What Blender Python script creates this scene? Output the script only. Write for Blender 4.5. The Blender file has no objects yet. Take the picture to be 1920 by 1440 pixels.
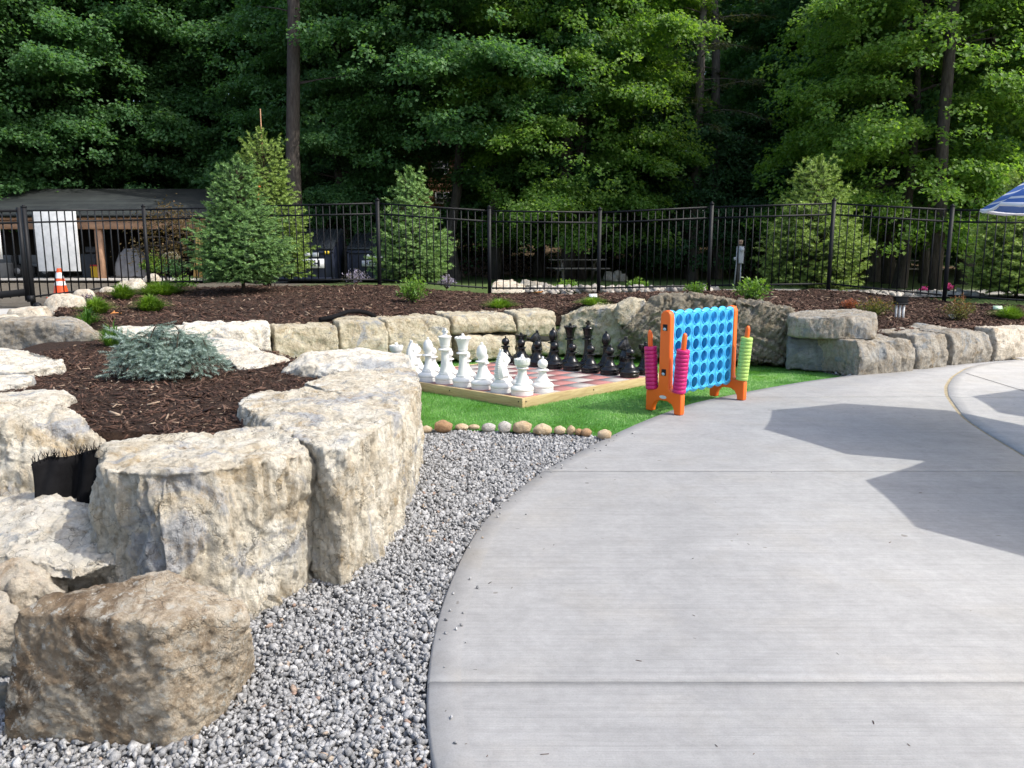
EXPOSURE = 0.95; HAZE = 0.00035
import bpy, bmesh, math, random
import numpy as np
from mathutils import Vector, Matrix

C = bpy.context.scene.collection
RNG = np.random.RandomState(7)
random.seed(7)
R = math.radians
FPX, PITCH, CAMH = 1443.0, math.atan((720 - 480) / 1443.0), 1.6
CP, SP = math.cos(PITCH), math.sin(PITCH)

# ---------- measuring the photograph ----------
def ray(px, py):
    x, y = (px - 960) / FPX, -(py - 720) / FPX
    return np.array([x, CP + y * SP, -SP + y * CP])
def G(px, py, z=0.0):
    d = ray(px, py); t = (z - CAMH) / d[2]
    return np.array([d[0] * t, d[1] * t, z])
def A(px, py, Y):
    d = ray(px, py); t = Y / d[1]
    return np.array([d[0] * t, Y, CAMH + d[2] * t])
def HGT(p0, p1, px, py):
    return A(px, py, p0[1])[2] - p0[2]

# ---------- noise ----------
_rs = np.random.RandomState(3)
_perm = _rs.permutation(256); _perm = np.concatenate([_perm, _perm, _perm])
_gr = _rs.normal(size=(256, 3)); _gr /= np.linalg.norm(_gr, axis=1)[:, None]
def pn(P):
    P = np.asarray(P, float)
    i = np.floor(P).astype(int); f = P - i; i &= 255
    u = f * f * f * (f * (f * 6 - 15) + 10)
    out = 0
    for dx in (0, 1):
        for dy in (0, 1):
            for dz in (0, 1):
                h = _perm[_perm[_perm[(i[:, 0] + dx) & 255] + ((i[:, 1] + dy) & 255)] + ((i[:, 2] + dz) & 255)]
                g = _gr[h & 255]
                d = (g * (f - np.array([dx, dy, dz]))).sum(1)
                w = (u[:, 0] if dx else 1 - u[:, 0]) * (u[:, 1] if dy else 1 - u[:, 1]) * (u[:, 2] if dz else 1 - u[:, 2])
                out = out + w * d
    return out
def fbm(P, o=4, lac=2.0, gain=.5):
    s, a, P = 0, 1.0, np.asarray(P, float)
    for _ in range(o):
        s = s + a * pn(P); P = P * lac + 17.3; a *= gain
    return s

def cells(S, sc, seed=0):
    """nearest jittered grid point: returns offset vector (in cell units), a random slope and a random height per cell"""
    q = np.asarray(S, float)*np.asarray(sc, float); i0 = np.floor(q).astype(int); best = np.full(len(q), 9e9); off = np.zeros_like(q); idb = np.zeros(len(q), int)
    for dx in (-1, 0, 1):
        for dy in (-1, 0, 1):
            for dz in (-1, 0, 1):
                c = i0+np.array([dx, dy, dz]); h = _perm[_perm[_perm[(c[:, 0]+seed) & 255]+(c[:, 1] & 255)]+(c[:, 2] & 255)] & 255
                p = c+.5+.45*_gr[h]; d = q-p; dd = (d*d).sum(1); m = dd < best; best = np.where(m, dd, best); off[m] = d[m]; idb[m] = h[m]
    g = _gr[(idb*7+13) & 255]; return (off*g).sum(1), _gr[(idb*5+3) & 255][:, 0]
# ---------- tagging ----------
def tag(o, label=None, cat=None, group=None, kind=None):
    if label: o['label'] = label
    if cat: o['category'] = cat
    if group: o['group'] = group
    if kind: o['kind'] = kind
    return o
def empty(name, loc, label=None, cat=None, group=None, rz=0.0):
    o = bpy.data.objects.new(name, None); C.objects.link(o)
    o.location = tuple(float(v) for v in loc); o.rotation_euler = (0, 0, rz); o.empty_display_size = .1
    return tag(o, label, cat, group)
def copy_tree(o, parent=None):
    c = o.copy(); C.objects.link(c)
    if parent is not None: c.parent = parent
    for ch in list(o.children): copy_tree(ch, c)
    return c

# ---------- mesh building ----------
def mk(name, V, F, mat, parent=None, smooth=False, loc=None, attrs=None, mats=None, midx=None):
    me = bpy.data.meshes.new(name)
    V = np.asarray(V, dtype=np.float64)
    if isinstance(F, np.ndarray):
        k = F.shape[1]; n = len(F)
        loops = F.reshape(-1).astype(np.int32)
        starts = np.arange(0, n * k, k, dtype=np.int32)
    else:
        lens = [len(f) for f in F]; n = len(F)
        loops = np.array([i for f in F for i in f], dtype=np.int32)
        starts = np.concatenate([[0], np.cumsum(lens)[:-1]]).astype(np.int32) if n else np.zeros(0, np.int32)
    me.vertices.add(len(V)); me.vertices.foreach_set('co', V.reshape(-1).astype(np.float32))
    me.loops.add(len(loops)); me.loops.foreach_set('vertex_index', loops)
    me.polygons.add(n); me.polygons.foreach_set('loop_start', starts)
    if attrs:
        for an, arr in attrs.items():
            at = me.attributes.new(an, 'FLOAT', 'POINT'); at.data.foreach_set('value', np.asarray(arr, np.float32))
    for m in (mats or [mat]): me.materials.append(m)
    if midx is not None: me.polygons.foreach_set('material_index', np.asarray(midx, np.int32))
    me.update(calc_edges=True); me.validate()
    if smooth: me.polygons.foreach_set('use_smooth', np.ones(len(me.polygons), bool))
    o = bpy.data.objects.new(name, me); C.objects.link(o)
    if parent is not None: o.parent = parent
    if loc is not None: o.location = tuple(float(v) for v in loc)
    return o

class MB:
    def __init__(s): s.V = []; s.F = []; s.A = []; s.n = 0; s.M = []
    def add(s, V, F, a=0.0, m=0):
        V = np.asarray(V, float).reshape(-1, 3); s.V.append(V)
        s.F += [[i + s.n for i in f] for f in F]; s.M += [m] * len(F)
        s.A.append(np.full(len(V), a) if np.isscalar(a) else np.asarray(a)); s.n += len(V); return s
    def box(s, c, sz, rz=0.0, a=0.0, m=0, M=None):
        x, y, z = [v / 2 for v in sz]
        V = np.array([[-x,-y,-z],[x,-y,-z],[x,y,-z],[-x,y,-z],[-x,-y,z],[x,-y,z],[x,y,z],[-x,y,z]])
        if M is not None: V = V @ np.array(M).T
        if rz:
            c_, s_ = math.cos(rz), math.sin(rz); V = V @ np.array([[c_, s_, 0], [-s_, c_, 0], [0, 0, 1]])
        return s.add(V + np.asarray(c, float), [[0,3,2,1],[4,5,6,7],[0,1,5,4],[1,2,6,5],[2,3,7,6],[3,0,4,7]], a, m)
    def beam(s, p0, p1, w, t, up=(0, 0, 1), a=0.0, m=0):
        p0, p1 = np.asarray(p0, float), np.asarray(p1, float); d = p1 - p0; L = np.linalg.norm(d); d = d / L
        u = np.asarray(up, float); sd = np.cross(d, u)
        if np.linalg.norm(sd) < 1e-6: sd = np.cross(d, (1, 0, 0))
        sd /= np.linalg.norm(sd); u = np.cross(sd, d)
        return s.box((p0 + p1) / 2, (w, L, t), M=np.stack([sd, d, u], 1), a=a, m=m)
    def tube(s, pts, rad, n=8, a=0.0, cap=True, m=0):
        pts = np.asarray(pts, float); k = len(pts); rad = np.full(k, rad) if np.isscalar(rad) else np.asarray(rad, float)
        T = np.gradient(pts, axis=0); T /= np.linalg.norm(T, axis=1)[:, None] + 1e-12
        ref = np.array([0, 0, 1.0]) if abs(T[0][2]) < .9 else np.array([1.0, 0, 0])
        V = []; 
        for i in range(k):
            sd = np.cross(T[i], ref); sd /= np.linalg.norm(sd) + 1e-12; up = np.cross(sd, T[i]); ref = up
            an = np.arange(n) * 2 * math.pi / n
            V.append(pts[i] + rad[i] * (np.cos(an)[:, None] * sd + np.sin(an)[:, None] * up))
        F = [[i*n+j, i*n+(j+1) % n, (i+1)*n+(j+1) % n, (i+1)*n+j] for i in range(k-1) for j in range(n)]
        if cap: F += [list(range(n))[::-1], [(k-1)*n+j for j in range(n)]]
        return s.add(np.concatenate(V), F, a, m)
    def lathe(s, prof, c=(0, 0, 0), n=32, a=0.0, m=0):
        k = len(prof); an = np.arange(n) * 2 * math.pi / n
        V = np.array([[r*math.cos(t), r*math.sin(t), z] for r, z in prof for t in an]) + np.asarray(c, float)
        F = [[i*n+j, i*n+(j+1) % n, (i+1)*n+(j+1) % n, (i+1)*n+j] for i in range(k-1) for j in range(n)]
        F += [list(range(n))[::-1], [(k-1)*n+j for j in range(n)]]
        return s.add(V, F, a, m)
    def prism(s, poly, z0, z1, a=0.0, m=0, f=None):
        n = len(poly); V = [(x, y, z0) for x, y in poly] + [(x, y, z1) for x, y in poly]
        if f: V = [f(*v) for v in V]
        F = [list(range(n))[::-1], list(range(n, 2*n))] + [[i, (i+1) % n, n+(i+1) % n, n+i] for i in range(n)]
        return s.add(V, F, a, m)
    def build(s, name, mat, parent=None, smooth=False, loc=None, bevel=0, attr=None, mats=None, seg=2, auto=None):
        V = np.concatenate(s.V)
        if loc is not None: V = V - np.asarray(loc, float)
        o = mk(name, V, s.F, mat, parent, smooth, loc, {attr: np.concatenate(s.A)} if attr else None, mats, s.M if mats else None)
        if bevel:
            md = o.modifiers.new('Bevel', 'BEVEL'); md.width = bevel; md.segments = seg; md.limit_method = 'ANGLE'; md.angle_limit = R(40)
        if auto is not None:
            o.data.polygons.foreach_set('use_smooth', np.ones(len(o.data.polygons), bool))
            try: o.data.set_sharp_from_angle(angle=R(auto))
            except Exception: pass
        return o

# ---------- materials ----------
class NT:
    def __init__(s, name):
        s.m = bpy.data.materials.new(name); s.m.use_nodes = True; s.t = s.m.node_tree
        s.t.nodes.clear(); s.out = s.n('ShaderNodeOutputMaterial')
    def n(s, typ, **kw):
        nd = s.t.nodes.new(typ)
        for k, v in kw.items():
            if k.startswith('_'): setattr(nd, k[1:], v)
            else:
                key = k.replace('__', ' ')
                s.set(nd.inputs[key], v)
        return nd
    def set(s, inp, v):
        if hasattr(v, 'bl_idname') and hasattr(v, 'outputs'): s.t.links.new(v.outputs[0], inp)
        elif isinstance(v, bpy.types.NodeSocket): s.t.links.new(v, inp)
        else: inp.default_value = v
    def coord(s, which='Object', scale=(1, 1, 1), rnd=False):
        tc = s.n('ShaderNodeTexCoord').outputs[which]
        if rnd:
            oi = s.n('ShaderNodeObjectInfo'); ad = s.n('ShaderNodeVectorMath', _operation='MULTIPLY_ADD')
            s.set(ad.inputs[0], oi.outputs['Random']); ad.inputs[1].default_value = (37, 53, 71); s.set(ad.inputs[2], tc); tc = ad.outputs[0]
        mp = s.n('ShaderNodeMapping'); s.set(mp.inputs['Vector'], tc); mp.inputs['Scale'].default_value = scale
        return mp.outputs[0]
    def noise(s, v, scale, detail=4, rough=.55, dist=0.0, out='Fac'):
        nd = s.n('ShaderNodeTexNoise', Scale=scale, Detail=detail, Roughness=rough, Distortion=dist); s.set(nd.inputs['Vector'], v)
        return nd.outputs[out]
    def ramp(s, f, stops, interp='LINEAR'):
        r = s.n('ShaderNodeValToRGB'); r.color_ramp.interpolation = interp; e = r.color_ramp.elements
        while len(e) > 1: e.remove(e[-1])
        e[0].position = stops[0][0]; e[0].color = tuple(stops[0][1]) + ((1,) if len(stops[0][1]) == 3 else ())
        for p, c in stops[1:]:
            x = e.new(p); x.color = tuple(c) + ((1,) if len(c) == 3 else ())
        s.set(r.inputs[0], f); return r.outputs[0]
    def mix(s, f, a, b, mode='MIX'):
        nd = s.n('ShaderNodeMix', _data_type='RGBA', _blend_type=mode)
        def c4(x): return tuple(x) + (1,) if isinstance(x, (tuple, list)) and len(x) == 3 else x
        s.set(nd.inputs[0], f); s.set(nd.inputs[6], c4(a)); s.set(nd.inputs[7], c4(b)); return nd.outputs[2]
    def math(s, op, a, b=0.0, c=None):
        nd = s.n('ShaderNodeMath', _operation=op); s.set(nd.inputs[0], a); s.set(nd.inputs[1], b)
        if c is not None: s.set(nd.inputs[2], c)
        return nd.outputs[0]
    def bump(s, h, strength=.5, dist=.01, nrm=None):
        b = s.n('ShaderNodeBump', Strength=strength, Distance=dist); s.set(b.inputs['Height'], h)
        if nrm is not None: s.set(b.inputs['Normal'], nrm)
        return b.outputs[0]
    def attr(s, name): return s.n('ShaderNodeAttribute', _attribute_name=name).outputs['Fac']
    def bsdf(s, col, rough=.6, nrm=None, spec=.5, metal=0.0, trans=None, tcol=None):
        b = s.n('ShaderNodeBsdfPrincipled'); c = tuple(col) + (1,) if isinstance(col, (tuple, list)) and len(col) == 3 else col
        s.set(b.inputs['Base Color'], c); s.set(b.inputs['Roughness'], rough); s.set(b.inputs['Metallic'], metal)
        s.set(b.inputs['Specular IOR Level'], spec)
        if nrm is not None: s.set(b.inputs['Normal'], nrm)
        sh = b.outputs[0]
        if trans:
            t = s.n('ShaderNodeBsdfTranslucent'); s.set(t.inputs[0], tcol if tcol is not None else c)
            mx = s.n('ShaderNodeMixShader', Fac=trans); s.t.links.new(sh, mx.inputs[1]); s.t.links.new(t.outputs[0], mx.inputs[2]); sh = mx.outputs[0]
        s.t.links.new(sh, s.out.inputs['Surface']); return s.m

def simple(name, col, rough=.5, var=.12, nscale=6.0, bump=.0, bscale=60, metal=0.0, spec=.5, bdist=.003):
    t = NT(name); v = t.coord('Object'); f = t.noise(v, nscale, 4)
    lo = tuple(c * (1 - var) for c in col); hi = tuple(min(1, c * (1 + var)) for c in col)
    c = t.ramp(f, [(.3, lo), (.7, hi)])
    nb = t.bump(t.noise(v, bscale, 3), bump, bdist) if bump else None
    rr = t.math('MULTIPLY_ADD', t.noise(v, nscale * 3, 3), .2, rough - .1)
    return t.bsdf(c, rr, nb, spec, metal)

def leaf_mat(name, stops, trans=.35, rough=.55, spec=.3, tboost=(1.5, 1.55, .6)):
    t = NT(name); a = t.attr('rnd'); oi = t.n('ShaderNodeObjectInfo').outputs['Random']
    f = t.math('ADD', t.math('MULTIPLY', a, .8), t.math('MULTIPLY', oi, .2))
    c = t.ramp(f, stops); tc = t.mix(1.0, c, tboost, 'MULTIPLY')
    return t.bsdf(c, rough, None, spec, trans=trans, tcol=tc)

def rock_mat(name, stops, stain, stainf=(.52, .66), grey=None, flute=1.0, bs=1.0, lines=.5, fl_axis=(9, 9, 2.0), speck=None, edges=False, side=None):
    t = NT(name); v = t.coord('Object', rnd=True)
    base = t.ramp(t.noise(v, 4.2, 9, .68, .5), stops)
    if grey: base = t.mix(t.ramp(t.noise(v, 2.7, 8, .68, .9), [(.55, (0, 0, 0)), (.63, (1, 1, 1))]), base, grey)
    st = t.ramp(t.noise(v, 5.0, 9, .75, .9), [(stainf[0], (0, 0, 0)), (stainf[1], (1, 1, 1))])
    base = t.mix(t.math('MULTIPLY', st, .75), base, stain)
    if side:
        sx = t.n('ShaderNodeSeparateXYZ'); t.set(sx.inputs[0], t.coord('Object')); sf = t.math('ADD', t.math('MULTIPLY_ADD', sx.outputs['X'], 1.5, .45), t.math('MULTIPLY_ADD', t.noise(v, 3.5, 8, .7, .8), 1.6, -.8))
        base = t.mix(t.ramp(sf, [(.42, (0, 0, 0)), (.56, (.85, .85, .85))]), base, t.ramp(t.noise(v, 16, 8, .75), [(.32, (.22, .16, .10)), (.46, (.46, .38, .28)), (.60, (.62, .56, .46))]))
    fine = t.noise(v, 34, 8, .75)
    base = t.mix(.7, base, t.ramp(fine, [(.28, (.50, .47, .42)), (.43, (1, 1, 1)), (.7, (1.32, 1.30, 1.26))]), 'MULTIPLY')
    if speck: base = t.mix(t.ramp(t.noise(v, 26, 5, .7), [(.56, (0, 0, 0)), (.62, (1, 1, 1))]), base, speck)
    tc = t.n('ShaderNodeMapping'); t.set(tc.inputs['Vector'], v); tc.inputs['Scale'].default_value = fl_axis
    fl = t.noise(tc.outputs[0], 2.2, 5, .6, .6)
    base = t.mix(.55 * min(flute, 1), base, t.ramp(fl, [(.34, (.60, .54, .45)), (.46, (1, 1, 1)), (.66, (1.12, 1.12, 1.1))]), 'MULTIPLY')
    cr = t.n('ShaderNodeTexVoronoi', _feature='DISTANCE_TO_EDGE', Scale=4.5); 
    wv = t.n('ShaderNodeVectorMath', _operation='MULTIPLY_ADD'); t.set(wv.inputs[0], t.noise(v, 4, 4, .6, out='Color')); wv.inputs[1].default_value = (.6, .6, .6); t.set(wv.inputs[2], v)
    t.set(cr.inputs['Vector'], wv.outputs[0])
    crk = t.ramp(cr.outputs['Distance'], [(0, (0, 0, 0)), (.022, (1, 1, 1))])
    crm = t.math('MAXIMUM', crk, t.ramp(t.noise(v, 1.4, 2), [(.47, (0, 0, 0)), (.56, (1, 1, 1))]))
    base = t.mix(t.math('MULTIPLY', t.math('SUBTRACT', 1.0, crm), lines), base, (.10, .085, .06))
    n1 = t.bump(fl, .75 * flute, .028 * bs)
    n2 = t.bump(t.noise(v, 13, 8, .75), 1.0, .035 * bs, n1)
    n3 = t.bump(fine, 1.0, .018 * bs, n2)
    n4 = t.bump(crm, .6, .012 * bs, n3)
    return t.bsdf(base, .88, n4, .25)
# ---------- camera, sky, sun ----------
scn = bpy.context.scene
cam = bpy.data.cameras.new('camera'); cam.sensor_width = 36; cam.lens = 36 * FPX / 1920; cam.clip_end = 600; cam.clip_start = .05
co = bpy.data.objects.new('camera', cam); C.objects.link(co); co.location = (0, 0, CAMH); co.rotation_euler = (math.pi / 2 - PITCH, 0, 0); scn.camera = co
SUN_D = Vector((1.0, -.36, 1.24)).normalized()
sl = bpy.data.lights.new('sun', 'SUN'); sl.energy = 2.1; sl.angle = R(.6); sl.color = (1, .955, .88)
so = bpy.data.objects.new('sun', sl); C.objects.link(so); so.rotation_euler = SUN_D.to_track_quat('Z', 'Y').to_euler(); so.location = (12, -2, 14)
w = bpy.data.worlds.new('World'); scn.world = w; w.use_nodes = True
wt = w.node_tree; bg = wt.nodes['Background']; sk = wt.nodes.new('ShaderNodeTexSky'); sk.sky_type = 'NISHITA'; sk.sun_disc = False
sk.sun_elevation = math.asin(SUN_D.z); sk.sun_rotation = math.atan2(SUN_D.x, SUN_D.y); sk.air_density = 1.0; sk.dust_density = 3.0; sk.ozone_density = .9
wt.links.new(sk.outputs[0], bg.inputs[0]); bg.inputs[1].default_value = .15
vs = scn.view_settings; vs.view_transform = 'Standard'; vs.look = 'None'; vs.gamma = 1; vs.exposure = EXPOSURE
scn.cycles.max_bounces = 6; scn.cycles.diffuse_bounces = 4; scn.cycles.glossy_bounces = 2; scn.cycles.transmission_bounces = 4
scn.cycles.use_denoising = True; scn.cycles.caustics_reflective = False; scn.cycles.caustics_refractive = False

# ---------- shared materials ----------
CREAM = [(.28, (.36, .30, .22)), (.42, (.58, .52, .41)), (.56, (.72, .675, .57)), (.72, (.82, .80, .73))]
M = {}
M['lime'] = rock_mat('limestone', CREAM, (.42, .30, .15), grey=(.42, .425, .43), fl_axis=(9, 9, 1.6))
M['lime_top'] = rock_mat('limestone_slab', [(.28, (.46, .41, .32)), (.45, (.68, .63, .53)), (.68, (.80, .77, .69))], (.44, .33, .18), stainf=(.55, .7), grey=(.42, .43, .43), fl_axis=(6, 3, 9), flute=.8)
M['wall'] = rock_mat('wall_limestone', [(.28, (.30, .25, .17)), (.44, (.50, .44, .32)), (.60, (.60, .55, .42)), (.76, (.68, .64, .53))], (.36, .27, .14), grey=(.32, .33, .33), fl_axis=(5, 5, 5), flute=.8, bs=1.3, lines=.75)
M['wall_dark'] = rock_mat('dark_limestone', [(.28, (.20, .175, .13)), (.48, (.30, .265, .20)), (.7, (.38, .345, .27))], (.22, .16, .09), fl_axis=(4, 4, 9), flute=1.4, bs=1.6, lines=.9, grey=(.30, .29, .26))
M['slate'] = rock_mat('grey_stone', [(.28, (.13, .145, .15)), (.48, (.21, .225, .225)), (.7, (.31, .32, .31))], (.33, .28, .18), stainf=(.56, .68), fl_axis=(3, 3, 8), flute=.8, lines=.3)
M['greytan'] = rock_mat('grey_tan_stone', [(.28, (.23, .205, .165)), (.48, (.33, .30, .25)), (.72, (.45, .43, .38))], (.31, .23, .13), grey=(.25, .265, .27), fl_axis=(7, 7, 2.5), lines=.6)
M['brown'] = rock_mat('brown_boulder', [(.30, (.09, .062, .04)), (.43, (.19, .135, .085)), (.54, (.34, .26, .175)), (.70, (.48, .40, .30))], (.56, .50, .40), stainf=(.49, .58), fl_axis=(5, 5, 3), lines=.3, speck=(.56, .53, .46), side=True)
M['pale'] = rock_mat('pale_boulder', [(.28, (.42, .36, .28)), (.5, (.60, .54, .44)), (.75, (.70, .66, .58))], (.40, .29, .19), fl_axis=(4, 4, 6), lines=.5)
M['black_metal'] = simple('black_metal', (.008, .009, .011), .55, .2, 3, spec=.25)
M['fabric'] = simple('black_fabric', (.008, .008, .009), .85, .3, 20, .5, 240, spec=.1)

# ---------- concrete ----------
EDGE_PX = [(850, 1560), (825, 1490), (810, 1440), (800, 1380), (797, 1320), (803, 1240), (815, 1170), (835, 1110), (860, 1050), (885, 1005), (915, 965), (960, 925), (1020, 880), (1080, 850), (1145, 816), (1200, 791), (1290, 757), (1395, 735), (1500, 716), (1600, 703), (1700, 691), (1800, 682), (1920, 673), (2060, 664)]
_e = np.array([G(*p)[:2] for p in EDGE_PX])
def _smooth_curve(P, n=400):
    y = np.linspace(P[0, 1], P[-1, 1], n); x = np.interp(y, P[:, 1], P[:, 0])
    k = np.exp(-.5 * (np.arange(-14, 15) / 6.0) ** 2); k /= k.sum()
    xs = np.convolve(np.pad(x, 14, mode='reflect', reflect_type='odd'), k, 'valid'); return xs, y
_ex, _ey = _smooth_curve(_e)
def x_left(Y): 
    Y = np.asarray(Y, float)
    s0 = (_ex[1] - _ex[0]) / (_ey[1] - _ey[0])
    return np.where(Y < _ey[0], _ex[0] + .25 * (_ey[0] - Y), np.interp(Y, _ey, _ex))
MID_PX = [(2300, 1150), (2050, 940), (1917, 852), (1844, 809), (1805, 782), (1789, 762), (1774, 740), (1773, 723), (1784, 706), (1811, 689), (1844, 681), (1920, 674.5)]
_m = np.array([G(*p)[:2] for p in MID_PX]); 
_m = _m[np.argsort(_m[:, 1])]
_mx, _my = _smooth_curve(_m)
def x_mid(Y): return np.interp(Y, _my, _mx)

def concrete_mat(name, lo, hi, broom=True, warm=(.46, .43, .37)):
    t = NT(name); v = t.coord('Object')
    big = t.noise(v, .8, 5, .6); mid = t.noise(v, 4.5, 6, .68); fine = t.noise(v, 140, 3, .7)
    c = t.ramp(t.math('MULTIPLY_ADD', mid, .6, t.math('MULTIPLY', big, .4)), [(.36, lo), (.62, hi)])
    c = t.mix(t.ramp(t.noise(v, 1.7, 4, .6), [(.5, (0, 0, 0)), (.75, (.6, .6, .6))]), c, warm)
    c = t.mix(.6, c, t.ramp(t.noise(v, 3.6, 9, .75, 1.2), [(.32, (.84, .84, .84)), (.5, (1, 1, 1)), (.68, (1.08, 1.08, 1.08))]), 'MULTIPLY')
    c = t.mix(.5, c, t.ramp(t.noise(v, 24, 5, .7), [(.3, (.82, .82, .82)), (.6, (1.06, 1.06, 1.06))]), 'MULTIPLY')
    c = t.mix(.6, c, t.ramp(fine, [(.3, (.82, .82, .82)), (.55, (1.04, 1.04, 1.04))]), 'MULTIPLY')
    c = t.mix(t.ramp(t.noise(v, 9, 2, .4), [(.765, (0, 0, 0)), (.785, (.6, .6, .6))]), c, (.12, .10, .08))
    nb = t.bump(fine, .25, .002)
    if broom:
        mp = t.n('ShaderNodeMapping'); t.set(mp.inputs['Vector'], v); mp.inputs['Scale'].default_value = (1.1, 95, 1)
        s1 = t.noise(mp.outputs[0], 1.0, 6, .75)
        mp2 = t.n('ShaderNodeMapping'); t.set(mp2.inputs['Vector'], v); mp2.inputs['Scale'].default_value = (.35, 26, 1)
        s2 = t.noise(mp2.outputs[0], 1.0, 4, .7)
        c = t.mix(.8, c, t.ramp(s1, [(.28, (.80, .80, .80)), (.5, (1, 1, 1)), (.72, (1.10, 1.10, 1.10))]), 'MULTIPLY')
        c = t.mix(.55, c, t.ramp(s2, [(.3, (.86, .86, .865)), (.5, (1, 1, 1)), (.7, (1.06, 1.06, 1.06))]), 'MULTIPLY')
        nb = t.bump(s1, .55, .004, nb)
    return t.bsdf(c, .82, nb, .3)
M['conc'] = concrete_mat('broomed_concrete', (.272, .272, .268), (.332, .332, .327), warm=(.325, .312, .285))
M['conc_b'] = concrete_mat('trowelled_concrete', (.28, .278, .272), (.335, .332, .324), False, (.32, .295, .25))
M['conc_l'] = concrete_mat('pale_concrete', (.42, .41, .385), (.50, .485, .455), True, (.47, .44, .38))
M['joint'] = simple('dark_joint', (.055, .052, .05), .9)
M['sand'] = simple('sandy_joint', (.36, .30, .19), .95, .25, 30, .6, 120)

JOINTS = [G(1100, 1278)[1], G(1100, 883)[1], G(1100, 744)[1]]
def strip_slab(xl, xr, y0, y1, nb=10, band=True):
    ys = np.linspace(y0, y1, max(4, int((y1 - y0) / .05))); V = []; F = []; mi = []
    for y in ys:
        l = float(xl(y)); r = float(xr(y)); d = float(xl(y + .02) - xl(y - .02)) / .04
        bw = min(.13 * math.sqrt(1 + d * d), (r - l) * .5)
        V += [(l + .012, y, 0), (l + bw, y, 0), (l + bw + (r - l - bw) * .3, y, 0), (r, y, 0), (l, y, -.014), (l, y, -.16), (r, y, -.16)]
    n = len(ys)
    for i in range(n - 1):
        a, b = i * 7, i * 7 + 7
        F += [[a, a+1, b+1, b], [a+1, a+2, b+2, b+1], [a+2, a+3, b+3, b+2], [a+4, a, b, b+4], [a+5, a+4, b+4, b+5], [a+3, a+6, b+6, b+3]]
        mi += [1 if band else 0, 0, 0, 1, 1, 0]
    F += [[0, 4, 5, 6, 3, 2, 1]]; mi += [0]; e = (n - 1) * 7
    F += [[e, e+1, e+2, e+3, e+6, e+5, e+4]]; mi += [0]
    return V, F, mi
sb = MB(); cuts = [1.2] + JOINTS + [float(_my[-1])]
for i in range(4):
    V, F, mi = strip_slab(x_left, lambda y: x_mid(y) - .02, cuts[i] + (.002 if i else 0), cuts[i+1] - .002)
    n0 = sb.n; sb.add(V, F); sb.M[-len(F):] = mi
ob = sb.build('path', None, mats=[M['conc'], M['conc_b']]); tag(ob, kind='structure')
sb = MB()
for a, b in ((1.2, JOINTS[2] - .03), (JOINTS[2] - .022, 13.4)):
    V, F, mi = strip_slab(lambda y: x_mid(y) + .02, lambda y: 22.0 + 0 * y, a, b, band=False)
    sb.add(V, F); sb.M[-len(F):] = [0] * len(F)
ob = sb.build('pavement', None, mats=[M['conc_l'], M['conc_l']]); tag(ob, kind='structure')
# joint filler below the slabs, sandy seam between them
jb = MB()
for y in JOINTS: jb.box((9 + float(x_left(y)), y, -.03), (18, .03, .02))
p0, p1 = G(1811, 700), G(1925, 735)
jb2 = []
ob = jb.build('path_joint', M['joint']); tag(ob, kind='structure')
ys = np.linspace(1.3, 13.0, 160); V = []; F = []
for y in ys: V += [(x_mid(y) - .026, y, -.012), (x_mid(y) + .026, y, -.012)]
F = [[2*i, 2*i+1, 2*i+3, 2*i+2] for i in range(len(ys) - 1)]
ob = mk('pavement_joint', V, F, M['sand']); tag(ob, kind='structure')
q = MB()
d = (p1 - p0)[:2]; d /= np.linalg.norm(d); nn = np.array([-d[1], d[0]]) * .006
q.add([(*(p0[:2] - nn), .004), (*(p1[:2] + d * 3 - nn), .004), (*(p1[:2] + d * 3 + nn), .004), (*(p0[:2] + nn), .004)], [[0, 1, 2, 3]])
ob = q.build('pavement_groove', M['joint']); tag(ob, kind='structure')

# ---------- turf ----------
def inpoly(P, poly):
    x, y = P[:, 0], P[:, 1]; r = np.zeros(len(P), bool); n = len(poly); j = n - 1
    for i in range(n):
        xi, yi = poly[i]; xj, yj = poly[j]
        c = ((yi > y) != (yj > y)) & (x < (xj - xi) * (y - yi) / (yj - yi + 1e-12) + xi); r ^= c; j = i
    return r
STONE_LINE = [G(760, 800), G(830, 803), G(940, 806), G(1060, 810), G(1150, 818)]
_ty = np.linspace(G(1150, 814)[1], G(1604, 702)[1], 40)
turf_poly = [(-3.2, STONE_LINE[0][1])] + [tuple(p[:2]) for p in STONE_LINE] + [(float(x_left(y)) + .03, float(y)) for y in _ty] + \
    [tuple(G(px, py)[:2] + np.array([0, .5])) for px, py in ((1600, 700), (1520, 690), (1470, 680), (1400, 676), (1250, 668), (1150, 662), (1050, 655), (950, 658), (850, 664), (760, 680))] + [(-3.2, 10.5)]
t = NT('turf'); v = t.coord('Object')
c = t.ramp(t.noise(v, 2.2, 6, .65), [(.35, (.065, .19, .032)), (.55, (.10, .275, .048)), (.75, (.15, .34, .07))])
c = t.mix(.7, c, t.ramp(t.noise(v, 85, 4, .7), [(.3, (.4, .45, .4)), (.6, (1.2, 1.2, 1.1))]), 'MULTIPLY')
M['turf'] = t.bsdf(c, .7, t.bump(t.noise(v, 120, 4, .75), .9, .012), .3)
def tz(y): return -.014-.02*np.clip(np.asarray(y, float)-8.2, 0, None)
_bm = bmesh.new(); _bm.faces.new([_bm.verts.new((x, y, 0)) for x, y in turf_poly]); bmesh.ops.bisect_plane(_bm, geom=_bm.verts[:]+_bm.edges[:]+_bm.faces[:], plane_co=(0, 8.2, 0), plane_no=(0, 1, 0)); bmesh.ops.triangulate(_bm, faces=_bm.faces[:]); _bm.verts.index_update()
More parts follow.
